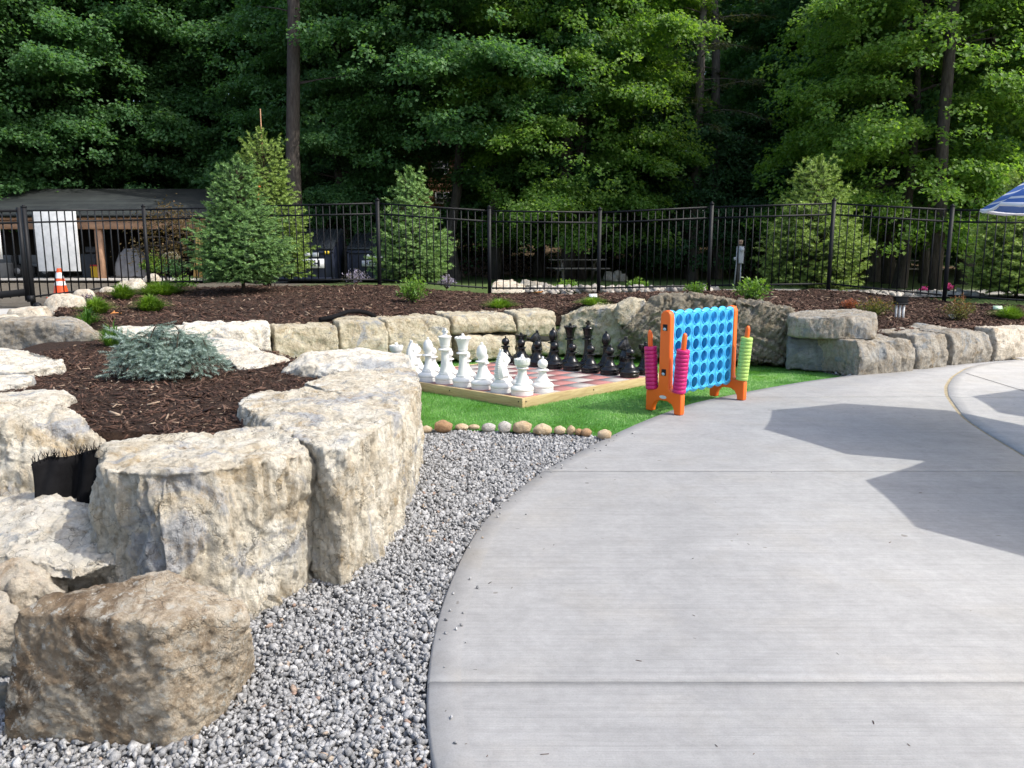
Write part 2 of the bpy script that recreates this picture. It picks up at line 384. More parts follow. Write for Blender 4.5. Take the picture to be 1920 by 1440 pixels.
ob = mk('turf', [(v_.co.x, v_.co.y, float(tz(v_.co.y))) for v_ in _bm.verts], [[v_.index for v_ in f_.verts] for f_ in _bm.faces], M['turf']); _bm.free(); tag(ob, kind='structure')
def scatter(poly, dens, seed):
    rs = np.random.RandomState(seed); P = np.array(poly); lo, hi = P.min(0), P.max(0)
    n = int(dens * np.prod(hi - lo)); Q = rs.uniform(lo, hi, (n, 2)); return Q[inpoly(Q, poly)]
Q = scatter([p for p in turf_poly], 5200, 5); n = len(Q); rs = np.random.RandomState(6)
nap = fbm(np.c_[Q * 1.1, np.zeros(n)], 3); ang = .6 + nap * 5 + rs.normal(0, .8, n); h = rs.uniform(.012, .025, n); ln = rs.uniform(.3, 1.2, n)
dx = np.c_[np.cos(ang), np.sin(ang)]; sd = np.c_[-dx[:, 1], dx[:, 0]] * rs.uniform(.0022, .0045, n)[:, None]
b = np.c_[Q, tz(Q[:, 1])]; z0 = np.zeros(n)
V = np.stack([b - np.c_[sd, z0], b + np.c_[sd, z0], b + np.c_[dx * (h * ln)[:, None], h]], 1).reshape(-1, 3)
M['blade'] = leaf_mat('turf_blades', [(0, (.075, .21, .035)), (.5, (.13, .32, .06)), (1, (.22, .41, .11))], .35, .4, .4)
ob = mk('grass', V, np.arange(3 * n).reshape(-1, 3), M['blade'], attrs={'rnd': np.repeat(np.clip(rs.uniform(0, 1, n) * .7 + nap * .5 + .15, 0, 1), 3)})
tag(ob, 'short bright green artificial turf pile around the chess board', 'artificial turf', kind='stuff')

# ---------- gravel ----------
_gy = np.linspace(1.2, G(1146, 817)[1], 50)
grav1 = [(-3.4, 1.2)] + [(float(x_left(y)) + .02, float(y)) for y in _gy] + [tuple(p[:2]) for p in STONE_LINE[::-1]] + [(-3.4, STONE_LINE[0][1])]
_gy2 = np.linspace(G(1590, 704)[1], 13.2, 40)
grav2 = [(float(x_left(y)) + .02, float(y)) for y in _gy2] + [(12.5, 14.2)] + [tuple(G(px, py)[:2] + np.array([0, .35])) for px, py in ((1920, 668), (1800, 680), (1700, 692), (1600, 699), (1560, 697))]
M['gravel_base'] = simple('gravel_base', (.16, .16, .16), .95, .5, 60, .8, 90, bdist=.02)
ob = mk('gravel_ground', [(x, y, -.055) for x, y in grav1] + [(x, y, -.055) for x, y in grav2], [list(range(len(grav1))), list(range(len(grav1), len(grav1) + len(grav2)))], M['gravel_base']); tag(ob, kind='structure')
_bm = bmesh.new(); bmesh.ops.create_icosphere(_bm, subdivisions=1, radius=1); ICO_V = np.array([v.co[:] for v in _bm.verts]); ICO_F = np.array([[v.index for v in f.verts] for f in _bm.faces]); _bm.free()
def randrot(n, rs):
    q = rs.normal(size=(n, 4)); q /= np.linalg.norm(q, axis=1)[:, None]; w_, x, y, z = q.T
    return np.stack([np.stack([1-2*(y*y+z*z), 2*(x*y-z*w_), 2*(x*z+y*w_)], 1), np.stack([2*(x*y+z*w_), 1-2*(x*x+z*z), 2*(y*z-x*w_)], 1), np.stack([2*(x*z-y*w_), 2*(y*z+x*w_), 1-2*(x*x+y*y)], 1)], 1)
def pebbles(P, r, seed, jit=.26, flat=(1, .78, .6)):
    rs = np.random.RandomState(seed); n = len(P)
    base = ICO_V[None] * np.array(flat) * (1 + rs.normal(0, jit, (n, 12, 1))) + rs.normal(0, jit * .4, (n, 12, 3))
    base = base * rs.uniform(.8, 1.25, (n, 1, 3)); V = np.einsum('nij,nkj->nki', randrot(n, rs), base) * np.asarray(r)[:, None, None] + P[:, None]
    F = ICO_F[None] + (np.arange(n) * 12)[:, None, None]
    return V.reshape(-1, 3), F.reshape(-1, 3), np.repeat(rs.uniform(0, 1, n), 12)
Qa = scatter(grav1, 8800, 11); Qa = Qa[(Qa[:, 0] > -2.6) & (Qa[:, 1] > 1.75)]
keep = np.random.RandomState(1).uniform(size=len(Qa)) < np.where(Qa[:, 1] > 4.5, .55, 1.0); Qa = Qa[keep]
Qb = scatter(grav2, 500, 12); Qb = Qb[Qb[:, 0] < 10]
rs = np.random.RandomState(13); Q = np.concatenate([Qa, Qb]); r = np.clip(rs.lognormal(math.log(.0100), .34, len(Q)), .006, .026); r[Q[:, 1] > 4.5] *= 1.25
z = -.05 + rs.uniform(0, .034, len(Q)) ; dist = x_left(Q[:, 1]) - Q[:, 0]; ok = (dist > .6 * r) | (Q[:, 1] > 7.2); Q, r, z = Q[ok], r[ok], z[ok]
V, F, a = pebbles(np.c_[Q, z], r, 14)
t = NT('gravel_stone'); v = t.coord('Object'); a_ = t.attr('rnd')
c = t.ramp(a_, [(0, (.16, .162, .164)), (.2, (.23, .232, .235)), (.55, (.30, .302, .303)), (.85, (.37, .372, .374)), (.97, (.44, .44, .436)), (.985, (.36, .30, .23)), (1, (.28, .19, .15))])
c = t.mix(.8, c, t.ramp(t.noise(v, 150, 4, .7), [(.32, (.5, .5, .5)), (.6, (1.25, 1.25, 1.25))]), 'MULTIPLY')
M['gravel'] = t.bsdf(c, .8, t.bump(t.noise(v, 300, 3), .4, .003), .35)
ob = mk('gravel', V, F, M['gravel'], attrs={'rnd': a}); tag(ob, 'loose grey crushed stone gravel between the boulders and the concrete path', 'gravel', kind='stuff')
# ---------- rocks ----------
def rock(name, pts, mat, label, cat='boulder', group=None, vox=.03, size=None, amp=1.0, flute=0.0, strata=0.0, chips=5, rnd=3, seed=0, crack=0.0, slash=0.0, facet=.5, brk=1.0):
    rs = np.random.RandomState(seed + 100); pts = np.array([np.asarray(p, float) for p in pts]); c = pts.mean(0)
    ext = pts.max(0) - pts.min(0); L = size or float(np.sort(ext)[1])
    bm = bmesh.new()
    for p in pts: bm.verts.new(tuple(p))
    r = bmesh.ops.convex_hull(bm, input=bm.verts); bmesh.ops.delete(bm, geom=list({g for g in r['geom_interior'] + r['geom_unused'] if isinstance(g, bmesh.types.BMVert)}), context='VERTS')
    for k in range(chips):          # knock corners and edges off
        d = rs.normal(size=3); d[2] = abs(d[2]) * .7; d /= np.linalg.norm(d)
        P = np.array([v.co[:] for v in bm.verts]); h = (P @ d).max() - rs.uniform(.02, .10) * L
        g = bmesh.ops.bisect_plane(bm, geom=bm.verts[:] + bm.edges[:] + bm.faces[:], plane_co=Vector(d * h), plane_no=Vector(d), clear_outer=True)
        r = bmesh.ops.convex_hull(bm, input=bm.verts); bmesh.ops.delete(bm, geom=list({q for q in r['geom_interior'] + r['geom_unused'] if isinstance(q, bmesh.types.BMVert) and q.is_valid}), context='VERTS')
    me = bpy.data.meshes.new('t'); bm.to_mesh(me); bm.free()
    tmp = bpy.data.objects.new('t', me); C.objects.link(tmp)
    m = tmp.modifiers.new('r', 'REMESH'); m.mode = 'VOXEL'; m.voxel_size = vox
    m = tmp.modifiers.new('s', 'SMOOTH'); m.iterations = rnd; m.factor = .5
    ev = tmp.evaluated_get(bpy.context.evaluated_depsgraph_get()); e = ev.to_mesh(); n = len(e.vertices)
    V = np.empty(n * 3, np.float32); e.vertices.foreach_get('co', V); V = V.reshape(-1, 3).astype(float)
    N = np.empty(n * 3, np.float32); e.vertex_normals.foreach_get('vector', N); N = N.reshape(-1, 3).astype(float)
    F = [list(p.vertices) for p in e.polygons]; ev.to_mesh_clear()
    bpy.data.objects.remove(tmp, do_unlink=True); bpy.data.meshes.remove(me)
    S = V + seed * 7.31; side = 1 - np.abs(N[:, 2])
    d = fbm(S * (1.6 / L), 3) * .085 * L * amp
    q = S * (3.2 / L) + .35 * np.stack([fbm(S * (2.5 / L) + k * 9, 2) for k in range(3)], 1)
    d += -np.abs(pn(q)) * .075 * L * facet * amp
    d += fbm(S * (9 / L), 3) * .016 * L * amp
    Lc = min(L, .9)
    wq = S + .06 * np.stack([fbm(S * 4 + k * 11, 2) for k in range(3)], 1)
    fs = np.array([1, 1, .55 if flute else 1.0]); o1, h1 = cells(wq, 5.5 / Lc * fs, seed); o2, h2 = cells(wq, 13 / Lc * fs, seed + 9); o3, h3 = cells(wq, 30 / Lc * fs, seed + 5)
    d += amp ** .5 * brk * (o1 * .013 + h1 * .014 + o2 * .007 + h2 * .009 + (o3 * .008 + h3 * .007)) * Lc
    if flute:
        fx = fbm(S * np.array([9, 9, 1.5]), 3); d += fx * .030 * flute * side
        f2 = np.clip(1 - np.abs(pn(S * np.array([4.2, 4.2, .9]) + 5)) * 9, 0, 1); d -= f2 * .026 * flute * side
        d -= np.abs(fbm(S * np.array([22, 22, 5]), 3)) * .030 * flute * (.12 + .88 * side)
    if strata:
        s_ = S[:, 2] * 15 + fbm(S * 2.2, 3) * 2.2; tri = s_ - np.floor(s_); d += (np.minimum(tri * 3, 1) - tri) * .022 * strata * side
        d += fbm(S * np.array([5, 5, 22]), 3) * .012 * strata
    if crack:
        ck = np.clip(1 - np.abs(pn(S * (2.1 / L) * np.array([1, 1, .7]) + 31)) * 15, 0, 1); d -= ck * .03 * crack
    if slash:                       # saw-like diagonal gouges
        Sw = S + .16 * np.stack([fbm(S * 1.6 + kk * 7, 3) for kk in range(3)], 1)
        for a_, k in ((.75, 12.0), (-1.0, 8.0), (.45, 16.0)):
            u = Sw[:, 0] * math.cos(a_) - Sw[:, 2] * math.sin(a_); w_ = Sw[:, 0] * math.sin(a_) + Sw[:, 2] * math.cos(a_)
            g = np.clip(1 - np.abs(pn(np.c_[u * k, w_ * .8, S[:, 1] * .5])) * 6, 0, 1); d -= g * .040 * slash * np.clip(.65 + 1.3 * pn(Sw * 1.7 + 3 * k), 0, 1.3)
    V = V + N * d[:, None]
    base = np.array([c[0], c[1], V[:, 2].min()])
    o = mk(name, V - base, F, mat, smooth=True, loc=base); return tag(o, label, cat, group)

def drop(tops, z, sh=(0, 0)): return [np.array([p[0] + sh[0], p[1] + sh[1], z]) for p in tops]
gF = 'big limestone blocks in front'
# foreground blocks beside the gravel
rock('boulder', [G(26,1148,.44), G(212,1160,.46), G(300,1172,.44), G(468,1152,.38), G(452,1122,.42), G(310,1068,.50), G(90,1112,.48),
     G(4,1392,-.04), G(325,1412,-.05), G(412,1356,-.05), G(476,1262,-.05), G(40,1290,-.05)], M['brown'], 'brown and white speckled boulder standing on the gravel in front', group=None, vox=.0115, amp=.16, brk=1.7, seed=1, chips=0, rnd=1, facet=.6)
t2 = [(-1.47,3.03,.72), (-1.84,3.24,.70), (-2.08,3.75,.68), (-1.26,4.14,.69), G(537,793,.69), G(580,818,.69), G(587,850,.67), (-1.2,3.22,.70)]
rock('stone_block', t2 + [G(590,1100,-.05), G(598,950,.35), G(468,1178,-.05), G(330,1228,-.05), (-1.9,3.25,-.05), (-2.05,3.8,-.05), (-1.2,4.2,-.05)], M['lime'], 'big grey and cream fluted limestone block right behind the brown boulder', 'stone block', gF, vox=.0125, amp=.28, brk=1.4, flute=1.2, seed=2, chips=4, rnd=1, crack=.7, facet=.4)
t3 = [G(412,768,.66), G(440,742,.68), G(540,726,.70), G(640,722,.70), G(745,742,.70), G(752,775,.68), G(655,838,.70), G(607,842,.70), G(588,818,.69), G(556,796,.68)]
rock('stone_block', t3 + [G(597,1100,-.05), G(645,1110,-.05), G(712,1062,-.05), G(762,985,-.05), (-1.9,4.7,.2), (-1.2,5.4,-.05)], M['lime'], 'long fluted limestone block with a grey end beside the gravel', 'stone block', gF, vox=.013, amp=.26, brk=1.4, flute=1.2, seed=3, chips=4, rnd=1, crack=.4, facet=.4)
t4 = [G(568,716,.70), G(640,694,.70), G(778,690,.70), G(787,712,.70), G(780,760,.67), G(750,775,.68), G(640,740,.70)]
rock('stone_block', t4 + [G(748,1000,-.05), G(776,945,-.05), G(793,862,-.05), (-1.6,5.6,-.05), (-1.5,6.2,-.05)], M['lime'], 'last tall limestone block before the turf with yellowish base', 'stone block', gF, vox=.014, amp=.26, brk=1.4, flute=1.2, seed=4, chips=4, rnd=1, facet=.4)
t5 = [G(527,676,.70), G(560,659,.72), G(640,653,.73), G(752,655,.73), G(770,670,.72), G(778,690,.66), G(620,694,.66), G(545,690,.62)]
rock('stone_block', t5 + drop([t5[4], t5[5], G(776,720,0)], -.05) + drop([t5[0], t5[7], t5[2]], .3), M['lime_top'], 'flat cream slab with a black recess beside the white chess pieces', 'stone block', gF, vox=.018, amp=.5, strata=.9, seed=5, chips=3, facet=.5)
t6 = [G(322,648,.66), G(345,636,.68), G(410,627,.69), G(480,640,.69), G(530,652,.69), G(537,664,.67), G(474,686,.66), G(420,672,.66)]
rock('stone_block', t6 + drop(t6, .45, (0, .05)), M['lime_top'], 'low cream slab lying behind the blue spruce', 'stone block', gF, vox=.02, amp=.55, strata=.9, seed=6, chips=4)
# left terraces
rock('stone_block', [G(-60,752,.72), G(40,748,.72), G(99,757,.72), G(150,776,.71), G(179,793,.69), G(176,822,.62), G(78,795,.70), G(-60,806,.69), (-2.25,4.1,.3), (-2.55,3.95,-.05), (-3.4,3.7,-.05), (-3.2,4.6,.2), (-2.2,4.5,.25)], M['lime'], 'cream block with grey ledges left of the black fabric', 'stone block', gF, vox=.014, amp=.35, brk=1.6, flute=.7, strata=.35, seed=7, chips=5, crack=.8)
rock('stone_block', [G(-40,968,.38), G(60,948,.40), G(115,938,.41), G(200,962,.39), G(278,1008,.33), G(284,1045,.27), G(130,1082,.30), G(-40,1050,.33), G(292,1098,-.05), G(200,1130,-.05), G(-40,1140,-.05), G(160,900,-.05), G(-40,900,0)], M['lime_top'], 'low rounded cream boulder in front of the black fabric', 'boulder', gF, vox=.014, amp=.45, brk=1.4, flute=.45, seed=8, chips=1, rnd=5, crack=1.2)
rock('boulder', [G(-60,1060,.32), G(30,1050,.34), G(80,1070,.32), G(128,1105,.26), G(120,1125,.22), G(40,1130,.24), G(-60,1120,.26), G(130,1160,-.05), G(30,1200,-.05), G(-60,1200,-.05), G(100,1080,-.05)], M['pale'], 'small lumpy cream boulder at the left edge behind the brown boulder', group=gF, vox=.012, amp=1.0, flute=.4, seed=9, rnd=5, crack=.8)
rock('boulder', [G(-80,1095,.30), G(10,1105,.30), G(42,1150,.26), G(45,1240,.06), G(30,1280,-.05), G(-80,1290,-.05), G(-80,1180,.25)], M['pale'], 'cream boulder cut by the left edge touching the brown boulder', group=gF, vox=.012, amp=.9, seed=10, rnd=5)
rock('boulder', [G(-60,1275,.1), G(20,1268,.1), G(26,1300,.05), G(22,1345,-.05), G(-60,1350,-.05), G(-60,1310,.05)], M['slate'], 'dark low rock at the left edge under the cream boulder', group=gF, vox=.014, seed=12)
for i, (tp, lab, m, zb) in enumerate([
    ([G(-70,660,.70), G(30,648,.70), G(60,655,.70), G(123,672,.68), G(118,684,.66), G(40,694,.65), G(-70,698,.65)], 'thin grey cream slab lying at the left edge of the mulch', 'lime_top', .55),
    ([G(-60,704,.69), G(40,699,.69), G(66,704,.68), G(40,718,.66), G(-60,724,.66)], 'small cream stone under the thin slab at the left edge', 'lime_top', .5),
    ([G(-60,734,.70), G(60,728,.70), G(125,732,.68), G(142,740,.66), G(90,754,.66), G(-60,758,.67)], 'long cream step stone at the left edge above the big block', 'lime_top', .5)]):
    rock('stone_slab', tp + drop(tp, zb), M[m], lab, 'stone slab', gF, vox=.016, amp=.6, strata=.8, seed=13 + i, chips=3)
Yb = 9.3
rock('boulder', [A(-60,606,Yb), A(0,603,Yb), A(140,605,Yb), A(178,628,Yb), A(180,645,Yb), A(-60,662,Yb), A(100,655,Yb), A(-60,597,Yb+.7), A(60,593,Yb+.7), A(145,594,Yb+.6), A(182,626,Yb+.4), (-6.4,Yb,.3), (-5.2,Yb,.3), (-6.4,Yb+.8,.3), (-5.2,Yb+.8,.3)], M['slate'] if 0 else M['greytan'], 'long grey block at the left edge of the upper bed', 'stone block', gF, vox=.024, amp=.6, strata=.8, seed=17, chips=3)
rock('stone_block', [(-3.3,3.75,.70), (-5.7,3.7,.68), (-5.7,4.5,.68), (-3.3,4.5,.68), (-3.25,3.65,-.05), (-5.7,3.5,-.05), (-5.7,4.5,-.05), (-3.3,4.5,-.05), (-4.4,3.6,.6)], M['lime'], 'long limestone block continuing beyond the left edge of the picture', 'stone block', gF, vox=.035, amp=.4, flute=.7, seed=120)
# pale boulders by the gate
for i, (px, py, w_, h_, Y, lab) in enumerate([(58,588,95,26,11.6,'light round boulder nearest the gate post'), (125,570,95,34,12.4,'light brown boulder under the purple flowers'), (10,600,70,22,11.0,'pale boulder at the left edge below the gate'), (158,556,60,30,13.2,'highest pale boulder between the gate post and the fence')]):
    c0 = A(px, py + h_ * .5, Y); s = w_ / FPX * Y / 2; hh = h_ / FPX * Y
    rs = np.random.RandomState(i); an = np.linspace(0, 2*math.pi, 9)[:-1] + rs.uniform(-.3, .3, 8)
    rock('boulder', [c0 + np.array([s*math.cos(a), s*.8*math.sin(a), 0]) for a in an] + [c0 + np.array([s*.7*math.cos(a+.3), s*.55*math.sin(a+.3), hh*rs.uniform(.8, 1.05)]) for a in an] + [c0 + np.array([0, 0, -.25])], M['pale'], lab, group='pale boulders by the gate', vox=.035, seed=20 + i, rnd=5, brk=.5)
for i, (px, py, w_, h_, Y, lab) in enumerate([(205,553,46,22,15.6,'yellowish rock behind the fence near the traffic cone'), (245,540,70,26,16.6,'cream rock behind the fence left of the fence post'), (285,528,42,26,17.8,'pointed cream rock behind the fence post')]):
    c0 = A(px, py, Y); s = w_ / FPX * Y / 2; hh = h_ / FPX * Y; rs = np.random.RandomState(i + 7); an = np.linspace(0, 2*math.pi, 8)[:-1]
    rock('boulder', [c0 + np.array([s*math.cos(a), s*.8*math.sin(a), -.05]) for a in an] + [c0 + np.array([s*.6*math.cos(a+.3), s*.5*math.sin(a+.3), hh*rs.uniform(.4, .75)]) for a in an], M['pale'], lab, group='rocks behind the fence', vox=.05, seed=30 + i)
# retaining wall behind the chess board
gW = 'retaining wall blocks'
def wallrock(x0, x1, Y0, Y1, yt0, yt1, z0, dep, mat, label, seed, mid=None, group=gW, **kw):
    a, b = A(x0, yt0, Y0), A(x1, yt1, Y1); d = (b - a)[:2]; d /= np.linalg.norm(d); nb = np.array([-d[1], d[0]])
    pts = []
    for p in [a, b] + ([A(*m) for m in mid] if mid else []):
        pts += [np.array([p[0], p[1], p[2]]) + np.array([*(nb * .06), 0]), np.array([*(p[:2] + nb * dep), p[2] + .03]), np.array([*(p[:2] - nb * .03), p[2] * .5 + z0 * .5]), np.array([*(p[:2]), z0]), np.array([*(p[:2] + nb * dep), z0])]
    o = {'vox': .032, 'amp': .22, 'brk': 1.5, 'rnd': 1, 'chips': 1, 'crack': .8, 'facet': .4, 'strata': .4}; o.update(kw)
    return rock('stone_block', pts, mat, label, 'stone block', group, seed=seed, **o)
W = M['wall']
wallrock(226, 372, 9.3, 9.8, 628, 622, .1, .9, M['lime_top'], 'cream slab at the left end of the back wall beside the lilies', 41)
wallrock(340, 508, 9.9, 10.3, 616, 613, .1, .8, M['lime_top'], 'long cream block of the back wall behind the low slab', 42)
wallrock(514, 634, 10.6, 11.0, 613, 612, -.05, .8, W, 'squarish lichen stained wall block right of the dark gap', 43)
wallrock(637, 727, 11.1, 11.4, 606, 605, -.05, .8, W, 'narrow rounded wall block with the black pipe behind', 44, mid=[(680, 602, 11.25)])
wallrock(728, 846, 11.5, 12.1, 601, 597, -.05, .8, W, 'wall block behind the white king with rusty left part', 45)
wallrock(848, 970, 12.2, 12.75, 593, 592, .36, .8, W, 'wide upper wall block behind the white queen', 46)
wallrock(862, 972, 12.1, 12.62, 630, 631, -.05, .8, W, 'wide lower wall block under the wide upper one', 47, vox=.036)
wallrock(970, 1044, 12.75, 13.0, 588, 585, .26, .8, W, 'blocky grey streaked wall stone left of the dark vertical gap', 48)
wallrock(974, 1044, 12.7, 12.95, 642, 640, -.05, .8, W, 'lower wall stone behind the black rook and knight', 49, vox=.036)
wallrock(1049, 1168, 13.0, 12.5, 590, 574, -.05, .9, W, 'sloping tan wall block behind the black queen and king', 50, mid=[(1100, 577, 12.8)], amp=.7)
rock('boulder', [A(1150,600,12.35), A(1160,568,12.4), A(1180,556,12.5), A(1210,560,12.4), A(1216,590,12.25), A(1190,612,12.2), A(1160,612,12.3)] + [A(px, py, 12.9) for px, py in ((1158,572),(1180,558),(1212,562),(1210,610))], W, 'round tan stone perched on top of the wall left of the big slashed rock', group=gW, vox=.03, seed=51, rnd=5)
rock('boulder', [A(1158,610,12.2), A(1185,590,12.2), A(1224,556,12.3), A(1262,547,12.2), A(1330,556,11.95), A(1420,568,11.75), A(1478,574,11.6), A(1492,580,11.6), A(1490,600,11.5), A(1480,680,11.45), A(1400,684,11.5), A(1190,668,12.2), A(1150,660,12.3)] +
     [A(px, py, Y) for px, py, Y in ((1230,555,12.9),(1270,546,12.9),(1420,562,12.5),(1488,576,12.3))] + [(2.2,12.9,-.05),(4.6,12.3,-.05),(4.3,11.5,-.05),(2.2,12.1,-.05)], M['wall_dark'], 'huge slashed tan rock behind the connect game', group=gW, vox=.028, amp=.55, slash=1.35, seed=52, chips=3, facet=.4)
gS = 'grey stones by the path'
wallrock(1476, 1560, 11.2, 10.95, 634, 636, -.05, .8, M['slate'], 'dark grey stone under the left end of the flat topped block', 53, vox=.026, crack=.3, group=gS)
wallrock(1570, 1606, 10.75, 10.5, 641, 644, -.05, .8, M['slate'], 'grey stone with split front corner at the turf edge', 54, vox=.026, chips=2, group=gS)
wallrock(1613, 1719, 10.35, 10.75, 641, 636, -.05, .9, M['greytan'], 'long tan weathered stone on the gravel strip beside the path', 55, vox=.026, flute=.4, group=gS)
wallrock(1727, 1781, 10.9, 11.2, 630, 626, -.05, .8, M['greytan'], 'grey stone with a white corner right of the long tan stone', 56, vox=.028, group=gS)
wallrock(1791, 1862, 11.3, 11.8, 626, 624, -.05, .8, M['greytan'], 'rounded grey stone second from the right edge', 57, vox=.028, rnd=6, group=gS, mid=[(1812, 618, 11.5)])
wallrock(1871, 1990, 12.0, 12.7, 616, 614, -.05, .8, M['pale'], 'cream stone with blue grey patch at the right edge', 58, vox=.03, rnd=5, group=gS)
wallrock(1995, 2120, 12.7, 13.2, 616, 614, -.05, .8, M['greytan'], 'tan stone beyond the right edge', 59, vox=.05, group=gS)
tb = [A(1478,590,11.35), A(1490,584,11.5), A(1520,580,11.6), A(1600,579,11.5), A(1644,586,11.1), A(1642,596,10.75), A(1590,594,10.7), A(1488,596,11.0)]
rock('stone_block', tb + [A(1476,622,11.1), A(1474,631,11.1), A(1560,637,10.7), A(1642,636,10.6), A(1646,610,10.75), A(1600,636,10.65), A(1490,628,11.6), A(1640,630,11.4)], M['greytan'], 'flat topped tan and grey block stacked on two grey stones', 'stone block', gS, vox=.022, amp=.35, seed=60, chips=2, rnd=3, facet=.3, flute=.4)
# edging stones between gravel and turf
M['cobble'] = [rock_mat('cobble_tan', [(.3, (.34, .25, .15)), (.5, (.46, .36, .24)), (.7, (.55, .46, .33))], (.3, .2, .11), lines=.1, flute=.2, bs=.4), rock_mat('cobble_grey', [(.3, (.3, .29, .27)), (.5, (.42, .40, .37)), (.7, (.52, .5, .46))], (.4, .33, .24), lines=.1, flute=.2, bs=.4), rock_mat('cobble_rust', [(.3, (.22, .13, .075)), (.5, (.32, .20, .11)), (.7, (.42, .28, .17))], (.2, .12, .07), lines=.1, flute=.2, bs=.4)]
stones = [(783,801,12,14,0),(800,801,24,13,0),(831,796,36,22,2),(866,797,28,12,0),(889,797,24,10,0),(917,798,28,16,1),(946,797,27,22,1),(979,797,37,23,0),(1017,802,38,20,0),(1049,803,24,16,0),(1070,803,19,17,0),(1085,806,17,15,2),(1099,807,22,15,2),(1133,811,29,18,0)]
slab = ['tiny tan edging stone half hidden by the big block','small tan edging stone beside the big block','brown edging stone, darkest on the left','low beige edging stone right of the brown one','flattest beige edging stone','grey pointed edging stone','tall grey edging stone with a groove','large round beige edging stone, highest of the row','large flat oval beige edging stone right of the highest one','small beige edging stone right of the large oval','tan edging stone leaning on two brown ones','narrow brown edging stone','wide brown edging stone in front of the turf','squarish tan edging stone touching the concrete path']
for i, (px, py, w_, h_, k) in enumerate(stones):
    c0 = G(px, py + h_ * .5)-np.array([0, 0, .018]); D = c0[1]; s = w_ / FPX * D / 2 * 1.24; hh = h_ / FPX * D * 1.2; rs = np.random.RandomState(i + 50)
    bmv = ICO_V / np.linalg.norm(ICO_V, axis=1)[:, None]
    pts = [c0 + np.array([s*v[0]*rs.uniform(.92, 1.06), s*.8*v[1], hh*.42 + hh*.6*v[2]*rs.uniform(.9, 1.05)]) for v in bmv]
    rock('edging_stone', pts, M['cobble'][k], slab[i], 'edging stone', 'edging stones between gravel and turf', vox=.011, amp=.6, seed=70 + i, rnd=16, chips=2, facet=.4, brk=.15)
# black landscape fabric in the gap
fb = MB(); a, b = G(54, 872, .56), G(176, 850, .60)
P = []; nu, nv = 26, 16
for j in range(nv):
    for i in range(nu):
        u, v = i/(nu-1), j/(nv-1); p = a*(1-u) + b*u; p = p + np.array([0, .02 + .1*math.sin(u*3.1) + .03*math.sin(u*14+v*5), 0]); p[2] = p[2]*(1-v) - .02*v + .012*math.sin(u*9+v*3); p[1] -= .10*v*(1-.3*u); P.append(p)
F = [[j*nu+i, j*nu+i+1, (j+1)*nu+i+1, (j+1)*nu+i] for j in range(nv-1) for i in range(nu-1)]
fb.add(P, F)
ob = fb.build('landscape_fabric', M['fabric'], smooth=True); tag(ob, 'black woven fabric with frayed top edge stuffed between two blocks', 'fabric')
md = ob.modifiers.new('Solid', 'SOLIDIFY'); md.thickness = .004
fr = MB(); rs = np.random.RandomState(4)
for i in range(90):
    p = np.array(P[int(rs.uniform(0, nu))]) + np.array([rs.uniform(-.02, .02), rs.uniform(-.02, .01), -.01]); q = p + np.array([rs.normal(0, .012), rs.normal(0, .012), rs.uniform(.02, .06)])
    fr.tube([p, (p+q)/2 + rs.normal(0, .003, 3), q], [.002, .0016, .001], 4)
fr.build('frayed_edge', M['fabric'], ob)
from mathutils.bvhtree import BVHTree
# ---------- fence line and planting beds ----------
FP = [(-330, 610, 12.4), (62, 566, 15.1), (280, 538, 17.0), (497, 533, 17.0), (712, 533, 16.9), (918, 549, 16.7), (1122, 549, 16.8), (1328, 544, 16.6), (1553, 541, 16.2), (1770, 563, 15.35), (1995, 578, 14.4), (2250, 596, 13.3)]
FTOP = [380, 389, 388, 381, 376, 390, 393, 383, 376, 388, 398, 408]
FPW = [A(*p) for p in FP]
FRONT = [A(100,586,11.6), A(180,612,10.2), A(300,617,10.2), A(500,607,10.7), A(640,602,11.5), A(725,596,12.1), A(846,590,12.7), A(970,587,13.3), A(1050,583,13.5), A(1150,566,13.1), A(1240,556,12.9), A(1400,566,12.5), A(1492,590,12.0), A(1560,612,11.6), A(1650,634,11.1), A(1722,632,11.4), A(1790,620,12), A(1866,614,12.5), A(1930,612,12.9), A(2250,610,13.3)]
BACK = [A(150,562,13.6), A(196,546,15.6), A(280,540,17.0), A(497,536,17.0), A(640,535,17.0), A(712,535,16.9), A(850,547,16.8), A(918,551,16.7), A(1050,552,16.8), A(1122,551,16.8), A(1240,549,16.7), A(1328,546,16.6), A(1440,544,16.4), A(1553,543,16.2), A(1660,554,15.8), A(1770,565,15.35), A(1840,570,15.1), A(1920,575,14.7), A(1995,580,14.4), A(2250,598,13.3)]
nu, nv = 240, 46
def resamp(L, n):
    L = np.array(L); k = len(L); t = np.linspace(0, k-1, n); o = np.stack([np.interp(t, np.arange(k), L[:, j]) for j in range(3)], 1)
    ker = np.exp(-.5*(np.arange(-9, 10)/4.0)**2); ker /= ker.sum()
    return np.stack([np.convolve(np.pad(o[:, j], 9, mode='reflect', reflect_type='odd'), ker, 'valid') for j in range(3)], 1)
fA, bA = resamp(FRONT, nu), resamp(BACK, nu)
vv = np.linspace(0, 1.28, nv)
BV = fA[:, None]*(1-vv)[None, :, None] + bA[:, None]*vv[None, :, None]
over = np.clip(vv-1, 0, None); BV[:, :, 2] = fA[:, None, 2]*(1-np.minimum(vv, 1)) + bA[:, None, 2]*np.minimum(vv, 1) - over*.75
BV[:, 0, 2] -= .25; BV[:, 1, 2] -= .04
flat = BV.reshape(-1, 3); flat[:, 2] += fbm(flat*1.3, 3)*.05*np.tile(np.minimum(vv*4, 1), nu)
BF = np.array([[i*nv+j, (i+1)*nv+j, (i+1)*nv+j+1, i*nv+j+1] for i in range(nu-1) for j in range(nv-1)])
